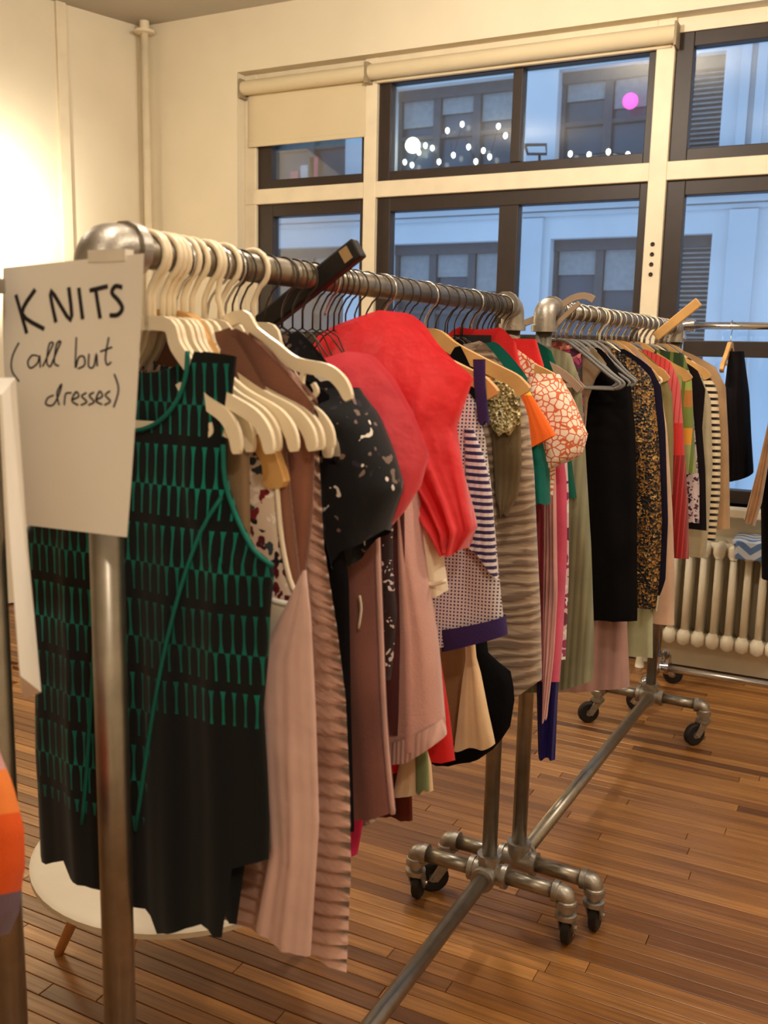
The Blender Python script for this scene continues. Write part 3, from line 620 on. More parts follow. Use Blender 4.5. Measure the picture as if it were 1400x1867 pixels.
# twisted cream hanger pointing out over the crowd, and clear ones
e = hanger('plastic', R1[0], 1.085, 'cream plastic hanger tilted upward out over the red blouse', 'hangers on the near rack', -.32, -.05, .165)
for i, yv in enumerate((.962, .99)):
    hanger('plastic', R1[0], yv, ['empty cream plastic hanger nearest the rack elbow', 'empty cream plastic hanger second from the rack elbow'][i], 'hangers on the near rack', .02, .02, .14)
hanger('plastic', R1[0], 1.12, 'cream plastic hanger behind the tilted one on the near rail', 'hangers on the near rack', .1, 0, .2)
for i, (yv, tl) in enumerate(((1.10, .2), (1.135, .14))):
    hanger('clear', R1[0], yv, ['clear plastic hanger tip beside the brown sweater', 'clear plastic hanger tip over the black print blouse'][i], 'hangers on the near rack', tl, 0, .215)
garment('long_dress', 'plain black long dress falling below the black print blouse', 'dress', knit('black_jersey', S(20, 18, 20), var=.2), 1.16, [(-0.6837, 1.5357), (-0.6764, 1.3958), (-0.6474, 1.2788), (-0.6401, 1.0728), (-0.6313, 0.8912)], neck=(.075, 1.565, .04, .01), group=G1, t=.022, hk='wire', hlab='dark wire hanger of the plain black long dress', seed=11)
M_BPRINT = spots('black_white_print', S(18, 18, 22), [S(18, 18, 22), S(225, 215, 205), S(18, 18, 22), S(18, 18, 22), S(120, 100, 92), S(40, 34, 48)], 34, .36, 1.3)
garment('print_blouse', 'black short sleeved blouse with scattered white print', 'blouse', M_BPRINT, 1.19, [(-0.6760, 1.5413), (-0.6550, 1.4734), (-0.6553, 1.3939), (-0.6607, 1.2875)], group=G1, sleeve=([(-0.6519, 1.5454), (-0.6182, 1.4951), (-0.5963, 1.4499), (-0.5830, 1.4065), (-0.6059, 1.3466)], [(-0.7246, 1.5442), (-0.7140, 1.4295), (-0.6988, 1.3409), (-0.6773, 1.2813)]), st=.055, mirror=True, t=.03,
    hk='plastic', hlab='cream plastic hanger of the black print blouse', seed=12)
M_MAUVE = knit('mauve_knit', S(140, 92, 84), rib=0, var=.15)
mR = [(-0.6619, 1.5003), (-0.6539, 1.3159), (-0.6447, 1.1690), (-0.6357, 1.0360), (-0.6257, 0.9463), (-0.6160, 0.8759)]
o, org, fy = garment('long_cardigan', 'long dark mauve cardigan with pale pink front edge', 'cardigan', M_MAUVE, 1.27, mR, neck=(.075, 1.565, .04, .01), group=G1, t=.03, fold=.008, hk='wire', hlab='dark wire hanger of the dark mauve cardigan', seed=13, hem=[(-0.9287, 0.7840), (-0.6976, 0.8417), (-0.6160, 0.8750)])
piping('front_edge', knit('pale_rose_rib', S(206, 160, 152)), mR, .0045, o, org, fy=fy)
piping('ribbon_tie', solid('cream_ribbon', S(214, 196, 176), .7), [(-0.6686, 1.2307), (-0.6653, 1.2095), (-0.6695, 1.1785)], .0022, o, org, y=1.232)
garment('floral_tank', 'dark floral top showing as a wavy edge beside the mauve cardigan', 'top', spots('dark_floral', S(46, 28, 30), [S(210, 190, 190), S(60, 30, 34), S(30, 24, 26)], 60, .4, .8), 1.30, [(-0.6526, 1.4825), (-0.6459, 1.2592), (-0.6373, 1.1893), (-0.6430, 1.1071), (-0.6462, 1.0790)], neck=(.075, 1.565, .04, .01), group=G1, t=.012, hk='wire', hlab='dark wire hanger of the dark floral top', seed=14)
garment('knit_top', 'deep maroon knit top squeezed behind the dark floral top', 'top', knit('maroon_knit', S(86, 44, 44)), 1.33, [(-0.6499, 1.4978), (-0.6413, 1.2895), (-0.6376, 1.0150), (-0.6406, 0.9764)], neck=(.075, 1.565, .04, .01), group=G1, t=.018, hk='wire', hlab='dark wire hanger of the deep maroon top', seed=15)
M_DUSTY = knit('dusty_pink_knit', S(196, 146, 136), var=.1, grain=240)
pR, pL = [(-0.6587, 1.4602), (-0.6523, 1.3717), (-0.6358, 1.2831), (-0.6197, 1.2073), (-0.6035, 1.1309), (-0.5902, 1.0298), (-0.5823, 0.9722)], [(-0.6656, 1.4597), (-0.6616, 1.3166), (-0.6688, 1.1392), (-0.6793, 0.9830), (-0.6839, 0.9167)]
o, org, fy = garment('pink_sweater', 'dusty pink sweater with a wide flared hem band', 'sweater', M_DUSTY, 1.385, [(-0.6837, 1.4763), (-0.6766, 1.2784), (-0.6789, 1.0899), (-0.6788, 0.9635)], neck=(.075, 1.565, .04, .01), group=G1, sleeve=(pR, pL), st=.045, t=.02, hk='wire', hlab='dark wire hanger of the dusty pink sweater', seed=16, sy=-.015)
cloth('hem_band', knit('dusty_rib', S(206, 160, 150), rib=120), 1.37, [(-0.5862, 1.0001), (-0.5802, 0.9698)], [(-0.6794, 0.9475), (-0.6849, 0.9135)], hem=[(-0.6849, 0.9135), (-0.6283, 0.9331), (-0.5802, 0.9698)], t=.049, fold=.003, parent=o, origin=org, MM=6, tmin=1., N=16)
tsR, tsL = [(-0.6684, 1.3926), (-0.6376, 1.3144), (-0.6192, 1.2461), (-0.6107, 1.2018)], [(-0.6959, 1.3839), (-0.6761, 1.3057), (-0.6574, 1.2318), (-0.6489, 1.1898)]
o, org, fy = garment('white_tee', 'cream white short sleeved tee beside the dusty pink sweater', 'shirt', M_CREAMK, 1.43, [(-0.6830, 1.4726), (-0.6750, 1.2679), (-0.6691, 1.1724)], neck=(.075, 1.565, .04, .01), group=G1, sleeve=(tsR, tsL), st=.035, t=.02, hk='wire', hlab='dark wire hanger of the cream white tee', seed=17)
piping('cuff', M_CREAMK, [(-0.6323, 1.2188), (-0.6145, 1.2212), (-0.5961, 1.2292)], .004, o, org, y=1.394)
M_RED = knit('red_jersey', S(212, 28, 30), var=.12, rough=.75)
garment('red_dress', 'bright red dress whose hem shows under the dusty pink sweater', 'dress', M_RED, 1.47, [(-0.6883, 1.5257), (-0.6727, 1.3575), (-0.6557, 1.1848), (-0.6339, 1.0689), (-0.6151, 0.9816), (-0.5992, 0.8898)], neck=(.075, 1.565, .04, .01), group=G1, t=.035, fold=.012, hem=[(-0.9060, 0.8070), (-0.7009, 0.8530), (-0.6413, 0.8751), (-0.5991, 0.8867)], hk='wire', hlab='dark wire hanger of the bright red dress', seed=18)
M_CORAL = sheer('coral_chiffon', S(250, 62, 70), .95); M_CORAL2 = sheer('coral_chiffon_pale', S(250, 92, 106), .88)
o, org, fy = cloth('chiffon_blouse', M_CORAL, 1.445, [(-0.5813, 1.5573), (-0.6072, 1.4760), (-0.5881, 1.3864), (-0.5733, 1.3086), (-0.5946, 1.2717)], [(-0.8974, 1.5854), (-0.8517, 1.5200), (-0.7950, 1.4272), (-0.6920, 1.3542), (-0.6390, 1.3026), (-0.6066, 1.2731)],
    top=[(-0.8974, 1.5854), (-0.8642, 1.6276), (-0.8098, 1.6467), (-0.7469, 1.6651), (-0.7058, 1.6607), (-0.6801, 1.6439), (-0.6522, 1.6104), (-0.6139, 1.5784), (-0.5804, 1.5574)], t=.045, fold=.016, nf=4, MM=40, N=34, seed=19, grow=.12)
tag(o, 'sheer coral red blouse draped high over the near rail', 'blouse', G1)
cloth('sleeve', M_CORAL2, 1.238, [(-0.5622, 1.4504), (-0.5730, 1.4073), (-0.5985, 1.3668), (-0.6276, 1.3367)], [(-0.7833, 1.5542), (-0.7677, 1.4630), (-0.7277, 1.3815), (-0.6695, 1.3348)], top=[(-0.7833, 1.5542), (-0.7399, 1.5841), (-0.6931, 1.5972), (-0.6609, 1.5915), (-0.6269, 1.5608), (-0.5955, 1.5132), (-0.5613, 1.4504)],
    t=.028, fold=.011, nf=4, MM=30, N=28, seed=20, parent=o, origin=org, grow=.1)
cR = [(-0.6429, 1.5133), (-0.6199, 1.4451), (-0.6030, 1.3462), (-0.5841, 1.2053), (-0.5734, 1.1340), (-0.5661, 1.0911)]
M_CHECK = check('navy_white_check', S(216, 202, 200), S(58, 46, 92), 150)
o, org, fy = garment('check_top', 'navy and white fine check knit top with purple hem band', 'top', M_CHECK, 1.61, cR, group=G1, t=.02, fold=.003, hem=[(-0.9419, 0.9874), (-0.6850, 1.0462), (-0.5661, 1.0911)], neck=(.09, 1.60, .1, .03), hk='wood', hlab='light wooden hanger of the check knit top', hw=.225, seed=21)
M_PURP = knit('purple_rib', S(58, 42, 90), var=.1)
cloth('hem_band', M_PURP, 1.61, [(-0.5665, 1.1225), (-0.5607, 1.0888)], [(-0.6997, 1.0765), (-0.6914, 1.0342)], hem=[(-0.6982, 1.0309), (-0.5606, 1.0878)], t=.032, fold=.003, parent=o, origin=org, MM=6, tmin=.9)
cloth('striped_panel', stripes('navy_stripe', [S(216, 202, 204), S(50, 40, 84)], 78), 1.594, [(-0.6388, 1.4649), (-0.6132, 1.4072), (-0.5970, 1.3487), (-0.5814, 1.2088), (-0.5785, 1.1907)], [(-0.6558, 1.4640), (-0.6469, 1.3443), (-0.6457, 1.2576)], hem=[(-0.6479, 1.2573), (-0.6103, 1.2360), (-0.5763, 1.1889)], t=.018, fold=.002, parent=o, origin=org)
cloth('strap', M_PURP, 1.598, [(-0.6212, 1.5873), (-0.6194, 1.5439), (-0.6136, 1.5052), (-0.6081, 1.4742)], [(-0.6453, 1.5867), (-0.6414, 1.5431), (-0.6356, 1.5042), (-0.6301, 1.4730)], t=.008, fold=0, parent=o, origin=org, MM=10, N=8)
o, org, fy = cloth('flared_skirt', knit('cream_suede', S(232, 200, 160), var=.1), 1.70, [(-0.6662, 1.0766), (-0.6561, 0.9991), (-0.6455, 0.9691), (-0.6258, 0.8902), (-0.6080, 0.8281)], [(-0.6848, 1.0738), (-0.6771, 0.9955), (-0.6826, 0.9543), (-0.6893, 0.8775), (-0.6962, 0.8005)], t=.02, fold=.002, nf=2, seed=22)
tag(o, 'cream suede flared skirt pinched at the waist under the check top', 'skirt', G1)
o, org, fy = cloth('flared_skirt', knit('tan_lining', S(150, 112, 78)), 1.74, [(-0.6903, 1.0975), (-0.6834, 0.9829), (-0.6740, 0.8668), (-0.6741, 0.8070)], [(-0.8848, 1.0696), (-0.8753, 0.9499), (-0.8922, 0.8229), (-0.8908, 0.7603)], t=.025, fold=.006, seed=23)
tag(o, 'brown skirt in shadow behind the cream suede skirt', 'skirt', G1)
garment('black_dress', 'black dress with a rounded flared hem near the end of the near rack', 'dress', knit('black_crepe', S(16, 15, 18)), 1.80, [(-0.7027, 1.5147), (-0.6707, 0.9798), (-0.6159, 0.9477), (-0.6052, 0.8960), (-0.6128, 0.8283), (-0.6411, 0.7771), (-0.6806, 0.7411)], group=G1, t=.03, hem=[(-0.9205, 0.6869), (-0.7334, 0.7241), (-0.6806, 0.7398)], hk='wood', hlab='light wooden hanger of the black flared dress', hw=.22, seed=24)
M_ZEB = zebra('taupe_zebra_knit', S(164, 142, 120), S(122, 100, 84), 7, 7)
o, org, fy = garment('furry_cardigan', 'taupe furry cardigan with faint zebra stripes at the end of the near rack', 'cardigan', M_ZEB, 1.915, [(-0.6809, 1.5395), (-0.6454, 1.4791), (-0.6247, 1.3531), (-0.6092, 1.1893), (-0.5946, 1.0463), (-0.5852, 0.9098)], group=G1, t=.035, fold=.004, hem=[(-0.9689, 0.8158), (-0.6882, 0.8656), (-0.6425, 0.8513), (-0.5848, 0.9024)],
    hk='wire', hlab='dark wire hanger of the taupe furry cardigan', hw=.18, seed=25)
cloth('sequin_yoke', sequin('gold_sequin', [S(120, 104, 60), S(206, 190, 140), S(150, 130, 80), S(230, 220, 180), S(96, 84, 56)], 150, .4, .3), 1.872, [(-0.6720, 1.5496), (-0.6487, 1.5090), (-0.6440, 1.4586), (-0.6666, 1.4324)], [(-0.7273, 1.5456), (-0.7230, 1.5002), (-0.7122, 1.4492), (-0.6969, 1.4329)], t=.02, fold=.002, parent=o, origin=org, MM=12)
cloth('front_panel', knit('brown_lurex', S(110, 92, 66), var=.25), 1.88, [(-0.6484, 1.4693), (-0.6412, 1.3670), (-0.6465, 1.3029), (-0.6678, 1.2622)], [(-0.7118, 1.4522), (-0.7030, 1.3624), (-0.6937, 1.2928), (-0.6800, 1.2610)], t=.018, fold=.003, parent=o, origin=org, MM=14)
M_ORANGE = bands('orange_yellow_block', [(0, S(236, 104, 34)), (.55, S(244, 180, 60)), (.8, S(236, 130, 44))], 1.45, 1.56)
o, org, fy = cloth('color_block_top', M_ORANGE, 1.965, [(-0.6792, 1.5456), (-0.6344, 1.4831), (-0.5964, 1.4290)], [(-0.6854, 1.5454), (-0.6765, 1.4634), (-0.6654, 1.3880)], hem=[(-0.6728, 1.3851), (-0.6629, 1.3881), (-0.5964, 1.4290)], t=.02, fold=.002, MM=12, seed=26)
tag(o, 'orange and yellow color block sleeve poking out by the floral blouse', 'top', G1)
M_TEALK = knit('teal_knit', S(20, 98, 88))
garment('teal_sweater', 'teal green sweater with its sleeve under the orange top', 'sweater', M_TEALK, 2.0, [(-0.6775, 1.5451), (-0.6601, 1.2925), (-0.6566, 1.1687)], group=G1, sleeve=([(-0.6430, 1.4274), (-0.6207, 1.3567), (-0.6152, 1.2770)], [(-0.6805, 1.4252), (-0.6600, 1.3416), (-0.6488, 1.2690)]), t=.02, hk='wire', hlab='dark wire hanger of the teal green sweater', seed=27)
M_LATT = lattice('orange_floral_lattice', S(238, 218, 200), S(206, 104, 66), 68, .085)
garment('floral_blouse', 'white blouse with orange net print and puffed short sleeve', 'blouse', M_LATT, 2.05, [(-0.6363, 1.5456), (-0.6219, 1.4618), (-0.6204, 1.3395), (-0.6228, 1.2896)], group=G1, sleeve=([(-0.6219, 1.5556), (-0.5839, 1.4937), (-0.5508, 1.4271), (-0.5603, 1.3806), (-0.6357, 1.3407)], [(-0.6951, 1.5558), (-0.6800, 1.4588), (-0.6565, 1.3739), (-0.6443, 1.3351)]), st=.05, t=.03,
    hk='wood', hlab='light wooden hanger of the orange net print blouse', hw=.215, seed=28)
garment('mauve_dress', 'pale mauve pink draped dress ending in a point', 'dress', knit('rose_crepe', S(206, 150, 146)), 2.09, [(-0.6417, 1.4587), (-0.6272, 1.2842), (-0.6123, 1.0538), (-0.6143, 0.8943), (-0.6237, 0.7402)], L=[(-0.9843, 1.4413), (-0.6648, 1.4075), (-0.6478, 1.1537), (-0.6369, 0.8904), (-0.6290, 0.7378)], neck=None, group=G1, t=.012, hk='wire', hlab='dark wire hanger of the pale mauve dress', seed=29)
garment('rose_dress', 'deep rose red dress beside the pale mauve one', 'dress', knit('rose_knit', S(170, 70, 84)), 2.12, [(-0.6639, 1.4560), (-0.6438, 1.1489), (-0.6374, 0.9497), (-0.6337, 0.8275)], group=G1, t=.014, hk='wire', hlab='dark wire hanger of the deep rose dress', seed=30)
garment('pink_dress', 'hot pink dress near the end of the near rack', 'dress', knit('hot_pink', S(222, 88, 120)), 2.155, [(-0.6485, 1.4549), (-0.6231, 1.3025), (-0.6131, 1.1462), (-0.6114, 0.9447), (-0.6138, 0.8120)], group=G1, t=.014, hk='wire', hlab='dark wire hanger of the hot pink dress', seed=31)
M_NAVYR = knit('royal_navy_rib', S(34, 26, 96), rib=160)
garment('navy_sweater', 'royal navy sweater with long ribbed cuffs hanging lowest at the rack end', 'sweater', M_NAVYR, 2.18, [(-0.6693, 1.4526), (-0.6498, 1.1375), (-0.6422, 0.8916)], group=G1, sleeve=([(-0.6408, 1.2718), (-0.6237, 0.8037), (-0.6216, 0.6084)], [(-0.6935, 1.2672), (-0.6792, 0.7935), (-0.6655, 0.6073)]), t=.014, st=.02, hk='wire', hlab='dark wire hanger of the royal navy sweater', seed=32)
garment('print_camisole', 'magenta and white print top edge beside the sage cardigan', 'top', spots('magenta_print', S(226, 190, 196), [S(110, 20, 60), S(240, 230, 230), S(150, 40, 90)], 40, .5, .5), 2.21, [(-0.6516, 1.4519), (-0.6321, 1.2688), (-0.6209, 1.0674), (-0.6177, 0.8593)], group=G1, t=.012, hk='wire', hlab='dark wire hanger of the magenta print top', seed=33)
garment('green_cardigan', 'dark bottle green cardigan shoulder behind the floral blouse', 'cardigan', knit('bottle_green', S(10, 78, 62)), 2.25, [(-0.7060, 1.6056), (-0.6793, 1.5409), (-0.6607, 1.4494), (-0.6335, 1.3042), (-0.6224, 1.2512)], group=G1, neck=(.06, 1.64, .05, .01), t=.016, hk='velvet', hlab='taupe velvet hanger of the bottle green cardigan', seed=34)
garment('sage_cardigan', 'sage green long cardigan at the very end of the near rack', 'cardigan', knit('sage_knit', S(138, 136, 108), rib=60), 2.275, [(-0.6655, 1.6001), (-0.6344, 1.5288), (-0.6107, 1.3304), (-0.5866, 1.1279), (-0.5675, 0.9206), (-0.5628, 0.7954)], group=G1, t=.03, hem=[(-1.0486, 0.6684), (-0.6359, 0.7586), (-0.5627, 0.7926)], hk='velvet', hlab='taupe velvet hanger of the sage cardigan', seed=35)
rcx = [(-0.8051, 1.6502)][0][0]
o, org, fy = garment('red_sweater', 'red knit sweater with a black collar label behind the wooden hangers', 'sweater', M_RED, 2.02, [(-0.7159, 1.6213), (-0.6975, 1.5561), (-0.6867, 1.4113), (-0.6812, 1.1623)], cx=rcx, neck=(.05, 1.655, .045, .005), group=G1, t=.014, seed=36, grow=.08)
MB().box(-.055, .035, -.012, -.008, 1.595, 1.637).build('collar_label', solid('black_label', S(22, 18, 18), .7), o, smooth=False)
o, org, fy = cloth('red_pullover', M_RED, 2.135, [(-0.7063, 1.6271), (-0.6850, 1.5702), (-0.6738, 1.4547), (-0.6671, 1.2751)], [(-0.8527, 1.6275), (-0.8636, 1.5498), (-0.8595, 1.4453), (-0.8521, 1.2588)], top=[(-0.8798, 1.6013), (-0.7814, 1.6323), (-0.7105, 1.6320), (-0.6969, 1.6235)], t=.014, seed=37, grow=.06)
tag(o, 'second red top with a square shoulder beside the bottle green cardigan', 'top', G1)
o, org, fy = cloth('striped_scarf', bands('green_cream_block', [(0, S(150, 130, 100)), (.1, S(226, 196, 160))], .6, .9), 1.43, [(-0.6463, 0.9385), (-0.6279, 0.8918), (-0.6221, 0.8421)], [(-0.6974, 0.9276), (-0.6895, 0.8778), (-0.7009, 0.8103)], hem=[(-0.7009, 0.8093), (-0.6200, 0.8416)], t=.014, fold=.002, MM=10, seed=38)
tag(o, 'cream and green scarf end below the red dress', 'scarf', G1)
cloth('green_stripe', knit('leaf_green', S(128, 140, 98)), 1.424, [(-0.6352, 0.9431), (-0.6268, 0.8435)], [(-0.6582, 0.9382), (-0.6530, 0.8330)], t=.012, fold=0, MM=6, N=8, parent=o, origin=org)
o, org, fy = cloth('brown_skirt', knit('russet', S(96, 40, 30)), 1.53, [(-0.7176, 0.9302), (-0.7122, 0.8221), (-0.7069, 0.7199)], [(-0.8443, 0.9047), (-0.8423, 0.7920), (-0.8407, 0.7003)], t=.014, seed=39)
tag(o, 'russet brown skirt hem below the cream and green scarf', 'skirt', G1)
o, org, fy = cloth('lace_skirt', spots('grey_lace', S(150, 136, 128), [S(200, 190, 184), S(90, 84, 82)], 60, .45, .6), 1.40, [(-0.7385, 0.9196), (-0.7144, 0.8220), (-0.7198, 0.7684)], [(-0.8633, 0.8927), (-0.8623, 0.7857), (-0.8617, 0.7204)], t=.012, seed=40)
tag(o, 'grey lace skirt hem peeking under the mauve cardigan', 'skirt', G1)
o, org, fy = cloth('pink_slip', knit('neon_pink', S(226, 50, 110)), 1.36, [(-0.7228, 0.8878), (-0.7229, 0.7860), (-0.7327, 0.7253)], [(-0.8381, 0.8612), (-0.8256, 0.7591), (-0.8135, 0.6985)], t=.012, seed=41)
tag(o, 'neon pink slip hem beside the black long dress', 'dress', G1)
# black clamp hanger sticking up
bh = empty('clamp_hanger', (R1[0], 1.40, RZ), 'black wooden clamp hanger tilted up above the near rail', 'hanger')
q0, q1 = [(-0.9143, 1.6482)][0], [(-0.7459, 1.7588)][0]; dx, dz = q1[0]-q0[0], q1[1]-q0[1]; ln = math.hypot(dx, dz); ux, uz = dx/ln, dz/ln
pth = [(q0[0]-R1[0]-ux*.06, q0[1]-RZ-uz*.06), (q1[0]-R1[0], q1[1]-RZ)]
ob = MB().ribbon(pth, .034, .022).build('clamp_bar', M_BLACKH, bh, smooth=False, bevel=.004); ob.location.y = -.045
ce = (pth[1][0]-ux*.022, pth[1][1]-uz*.022)
ob = MB().ribbon([(ce[0]-ux*.008, ce[1]-uz*.008), (ce[0]+ux*.008, ce[1]+uz*.008)], .022, .024).build('clasp', solid('brass_clasp', S(190, 160, 120), .35, metal=.6), bh, smooth=False); ob.location.y = -.046
hook(.002, stem=-.06).build('hook', M_STEEL, bh)
# taupe velvet hanger standing up at the start of the far rail and wooden clamp bar
vh = empty('velvet_hanger', (railx(R2, 2.50), 2.50, RZ), 'taupe velvet hanger flipped up at the start of the far rail', 'hanger')
V = lambda pts: [(x-railx(R2, 2.50), z-RZ) for x, z in pts]
MB().ribbon(smooth_path(V([(-0.9110, 1.6541), (-0.8496, 1.6810), (-0.7896, 1.7043), (-0.7318, 1.7412), (-0.6956, 1.7495), (-0.6718, 1.7396)]), 3), .017, .008).build('arm', M_VELVET, vh, smooth=False, loc=(0, -.02, 0))
MB().ribbon(smooth_path(V([(-0.7062, 1.7313), (-0.7512, 1.6887), (-0.7911, 1.6467)]), 3), .012, .008).build('arm', M_VELVET, vh, smooth=False, loc=(0, -.03, 0))
hook(.002, stem=-.05).build('hook', M_STEEL, vh)
wh = empty('clamp_hanger', (railx(R2, 3.55), 3.55, RZ), 'light wooden clamp bar sticking up over the far rail', 'hanger')
V = lambda pts: [(x-railx(R2, 3.55), z-RZ) for x, z in pts]
MB().ribbon(V([(-0.7195, 1.6655), (-0.5780, 1.7890)]), .033, .02).build('clamp_bar', M_WOODH, wh, smooth=False, bevel=.003, loc=(0, -.04, 0)); hook(.002, stem=-.06).build('hook', M_STEEL, wh)
# ================================================================== far rack
G2 = 'tops on the far rack'
def g2(name, label, cat, m, y, R, kind='tube', hl=None, **k):
    k.setdefault('t', .03); k.setdefault('hw', .165); k.setdefault('neck', (.07, 1.62, .05, .01))
    return garment(name, label, cat, m, y, R, cx=railx(R2, y), group=G2, hk=kind, hlab=hl, **k)
g2('floral_shirt', 'magenta floral shirt at the start of the far rack', 'shirt', spots('magenta_floral', S(90, 40, 66), [S(160, 60, 100), S(50, 60, 44), S(200, 120, 110)], 40, .5, .5), 2.53, [(-0.7025, 1.5209), (-0.6915, 1.4332), (-0.6794, 1.2248)], 'tube', 'grey tubular hanger of the magenta floral shirt', seed=51, hw=.18)
g2('coral_scarf_top', 'coral print top hanging just past the velvet hanger', 'top', spots('coral_print', S(196, 110, 92), [S(220, 150, 130), S(150, 80, 70)], 50, .5, .4), 2.57, [(-0.7522, 1.6075), (-0.7333, 1.4891), (-0.7179, 1.2164)], 'tube', 'grey tubular hanger of the coral print top', seed=52, hw=.18, neck=(.05, 1.65, .03, .01))
g2('beige_shirt', 'beige shirt with a wide collar before the black sweater', 'shirt', knit('beige_cotton', S(170, 146, 116)), 2.62, [(-0.6634, 1.5741), (-0.6914, 1.5344), (-0.7094, 1.4733), (-0.7125, 1.3661)], 'tube', 'grey tubular hanger of the beige shirt', seed=53, t=.016)
g2('mauve_skirt', 'mauve pleated skirt hem hanging below the black sweater', 'skirt', knit('mauve_pleat', S(178, 138, 130), rib=26), 2.74, [(-0.6525, 1.5181), (-0.6144, 1.0421), (-0.5881, 0.8303), (-0.5669, 0.6274)], 'tube', 'grey tubular hanger of the mauve pleated skirt', seed=54, t=.03, hem=[(-0.9931, 0.5293), (-0.7112, 0.5934), (-0.5669, 0.6274)])
g2('black_sweater', 'large plain black sweater on the far rack', 'sweater', knit('black_wool', S(17, 15, 16), var=.2), 2.68, [(-0.6536, 1.5681), (-0.6078, 1.5210), (-0.5878, 1.4001), (-0.5711, 1.2157), (-0.5461, 0.8581)], 'tube', 'grey tubular hanger of the large black sweater', seed=55, hem=[(-0.9807, 0.7679), (-0.6594, 0.8377), (-0.5454, 0.8484)])
M_LEO = sequin('gold_leopard', [S(24, 18, 14), S(150, 110, 56), S(30, 22, 16), S(96, 66, 34), S(190, 152, 90), S(20, 16, 12)], 130, .5, .25)
g2('leopard_cardigan', 'black and gold leopard sequin cardigan beside the black sweater', 'cardigan', M_LEO, 2.83, [(-0.6165, 1.5682), (-0.5794, 1.5314), (-0.5505, 1.3609), (-0.5243, 1.1192), (-0.5192, 0.9537), (-0.5237, 0.8552)], 'tube', 'grey tubular hanger of the leopard cardigan', seed=56)
g2('navy_blouse', 'dark navy blouse right after the leopard cardigan', 'blouse', knit('midnight_navy', S(24, 20, 38)), 2.93, [(-0.6053, 1.5615), (-0.5742, 1.5086), (-0.5528, 1.3865), (-0.5249, 1.1041), (-0.5200, 0.9158), (-0.5347, 0.8650)], 'tubew', 'white tubular hanger of the dark navy blouse', seed=57)
g2('mint_shirt', 'pale mint shirt with narrow sleeves hanging under the leopard cardigan', 'shirt', knit('pale_mint', S(182, 184, 150)), 3.0, [(-0.6177, 1.5305), (-0.5868, 1.1744), (-0.5663, 0.8232), (-0.5539, 0.6398)], 'wood', 'wooden hanger of the pale mint shirt', seed=58, t=.012, sleeve=([(-0.5668, 1.1762), (-0.5432, 0.9335), (-0.5513, 0.8038)], [(-0.5902, 1.1741), (-0.5702, 0.9301), (-0.5646, 0.7982)]), st=.012, hw=.16)
g2('blush_cardigan', 'pale blush beige long cardigan before the red patterned top', 'cardigan', knit('blush_beige', S(206, 170, 146)), 3.06, [(-0.6104, 1.5383), (-0.5723, 1.3773), (-0.5372, 1.1185), (-0.5153, 0.9071), (-0.5058, 0.7487)], 'tubew', 'white tubular hanger of the blush beige cardigan', seed=59)
g2('olive_top', 'olive shoulder top tucked between blush and red', 'top', knit('olive_knit', S(128, 116, 74)), 3.12, [(-0.6025, 1.5463), (-0.5738, 1.4781), (-0.5605, 1.3392), (-0.5515, 1.1626)], 'wood', 'wooden hanger of the olive top', seed=60, t=.014)
M_REDP = bands('red_rose_bands', [(0, S(128, 26, 26)), (.45, S(190, 40, 38)), (.62, S(196, 84, 84)), (.9, S(206, 70, 66))], 1.0, 1.62, cell=70, cellc=S(170, 50, 48))
g2('red_cardigan', 'red and rose patterned long cardigan on the far rack', 'cardigan', M_REDP, 3.20, [(-0.6030, 1.5807), (-0.5674, 1.5200), (-0.5345, 1.2811), (-0.5110, 1.1014), (-0.4976, 0.9423)], 'tube', 'grey tubular hanger of the red patterned cardigan', seed=61)
M_PLAID = bands('green_yellow_plaid', [(0, S(140, 150, 96)), (.25, S(206, 140, 46)), (.38, S(110, 124, 56)), (.55, S(170, 110, 50)), (.68, S(150, 160, 80)), (.84, S(40, 60, 34))], 1.2, 1.62, cell=22, cellc=S(96, 110, 50))
g2('plaid_shirt', 'green yellow and orange plaid shirt on the far rack', 'shirt', M_PLAID, 3.34, [(-0.5880, 1.6082), (-0.5553, 1.5270), (-0.5315, 1.3250), (-0.5158, 1.2101)], 'wood', 'orange wooden hanger of the plaid shirt', seed=62, t=.022, hw=.19)
g2('violet_print_top', 'violet and white print top below the plaid shirt', 'top', spots('violet_print', S(196, 176, 178), [S(70, 40, 60), S(130, 90, 110), S(30, 26, 30)], 60, .45, .4), 3.40, [(-0.5707, 1.5255), (-0.5374, 1.3203), (-0.5134, 1.1695), (-0.5031, 1.0314)], 'tube', 'grey tubular hanger of the violet print top', seed=63, t=.012)
g2('black_vest', 'black vest with a tie shoulder past the plaid shirt', 'vest', knit('black_vest_knit', S(26, 20, 22)), 3.47, [(-0.5586, 1.5512), (-0.5281, 1.4879), (-0.5291, 1.3542), (-0.5065, 1.2011), (-0.4869, 0.9908)], 'tube', 'grey tubular hanger of the black vest', seed=64, t=.016, neck=(.06, 1.625, .05, .01))
g2('taupe_tunic', 'grey beige tunic with a long narrow tail over the radiator', 'tunic', knit('grey_beige', S(176, 162, 132)), 3.56, [(-0.5560, 1.5233), (-0.5201, 1.4469), (-0.4966, 1.2124), (-0.4931, 0.9919), (-0.4957, 0.8732)], 'tubew', 'white tubular hanger of the grey beige tunic', seed=65, t=.016)
g2('striped_sweater', 'black and cream striped sweater near the far end', 'sweater', stripes('black_cream_stripe', [S(224, 204, 170), S(30, 24, 22)], 42, duty=.58), 3.68, [(-0.5568, 1.5413), (-0.5176, 1.4827), (-0.4921, 1.3028), (-0.4783, 1.0992), (-0.4823, 0.9219)], 'wood', 'wooden hanger of the striped sweater', seed=66, t=.018, hw=.19)
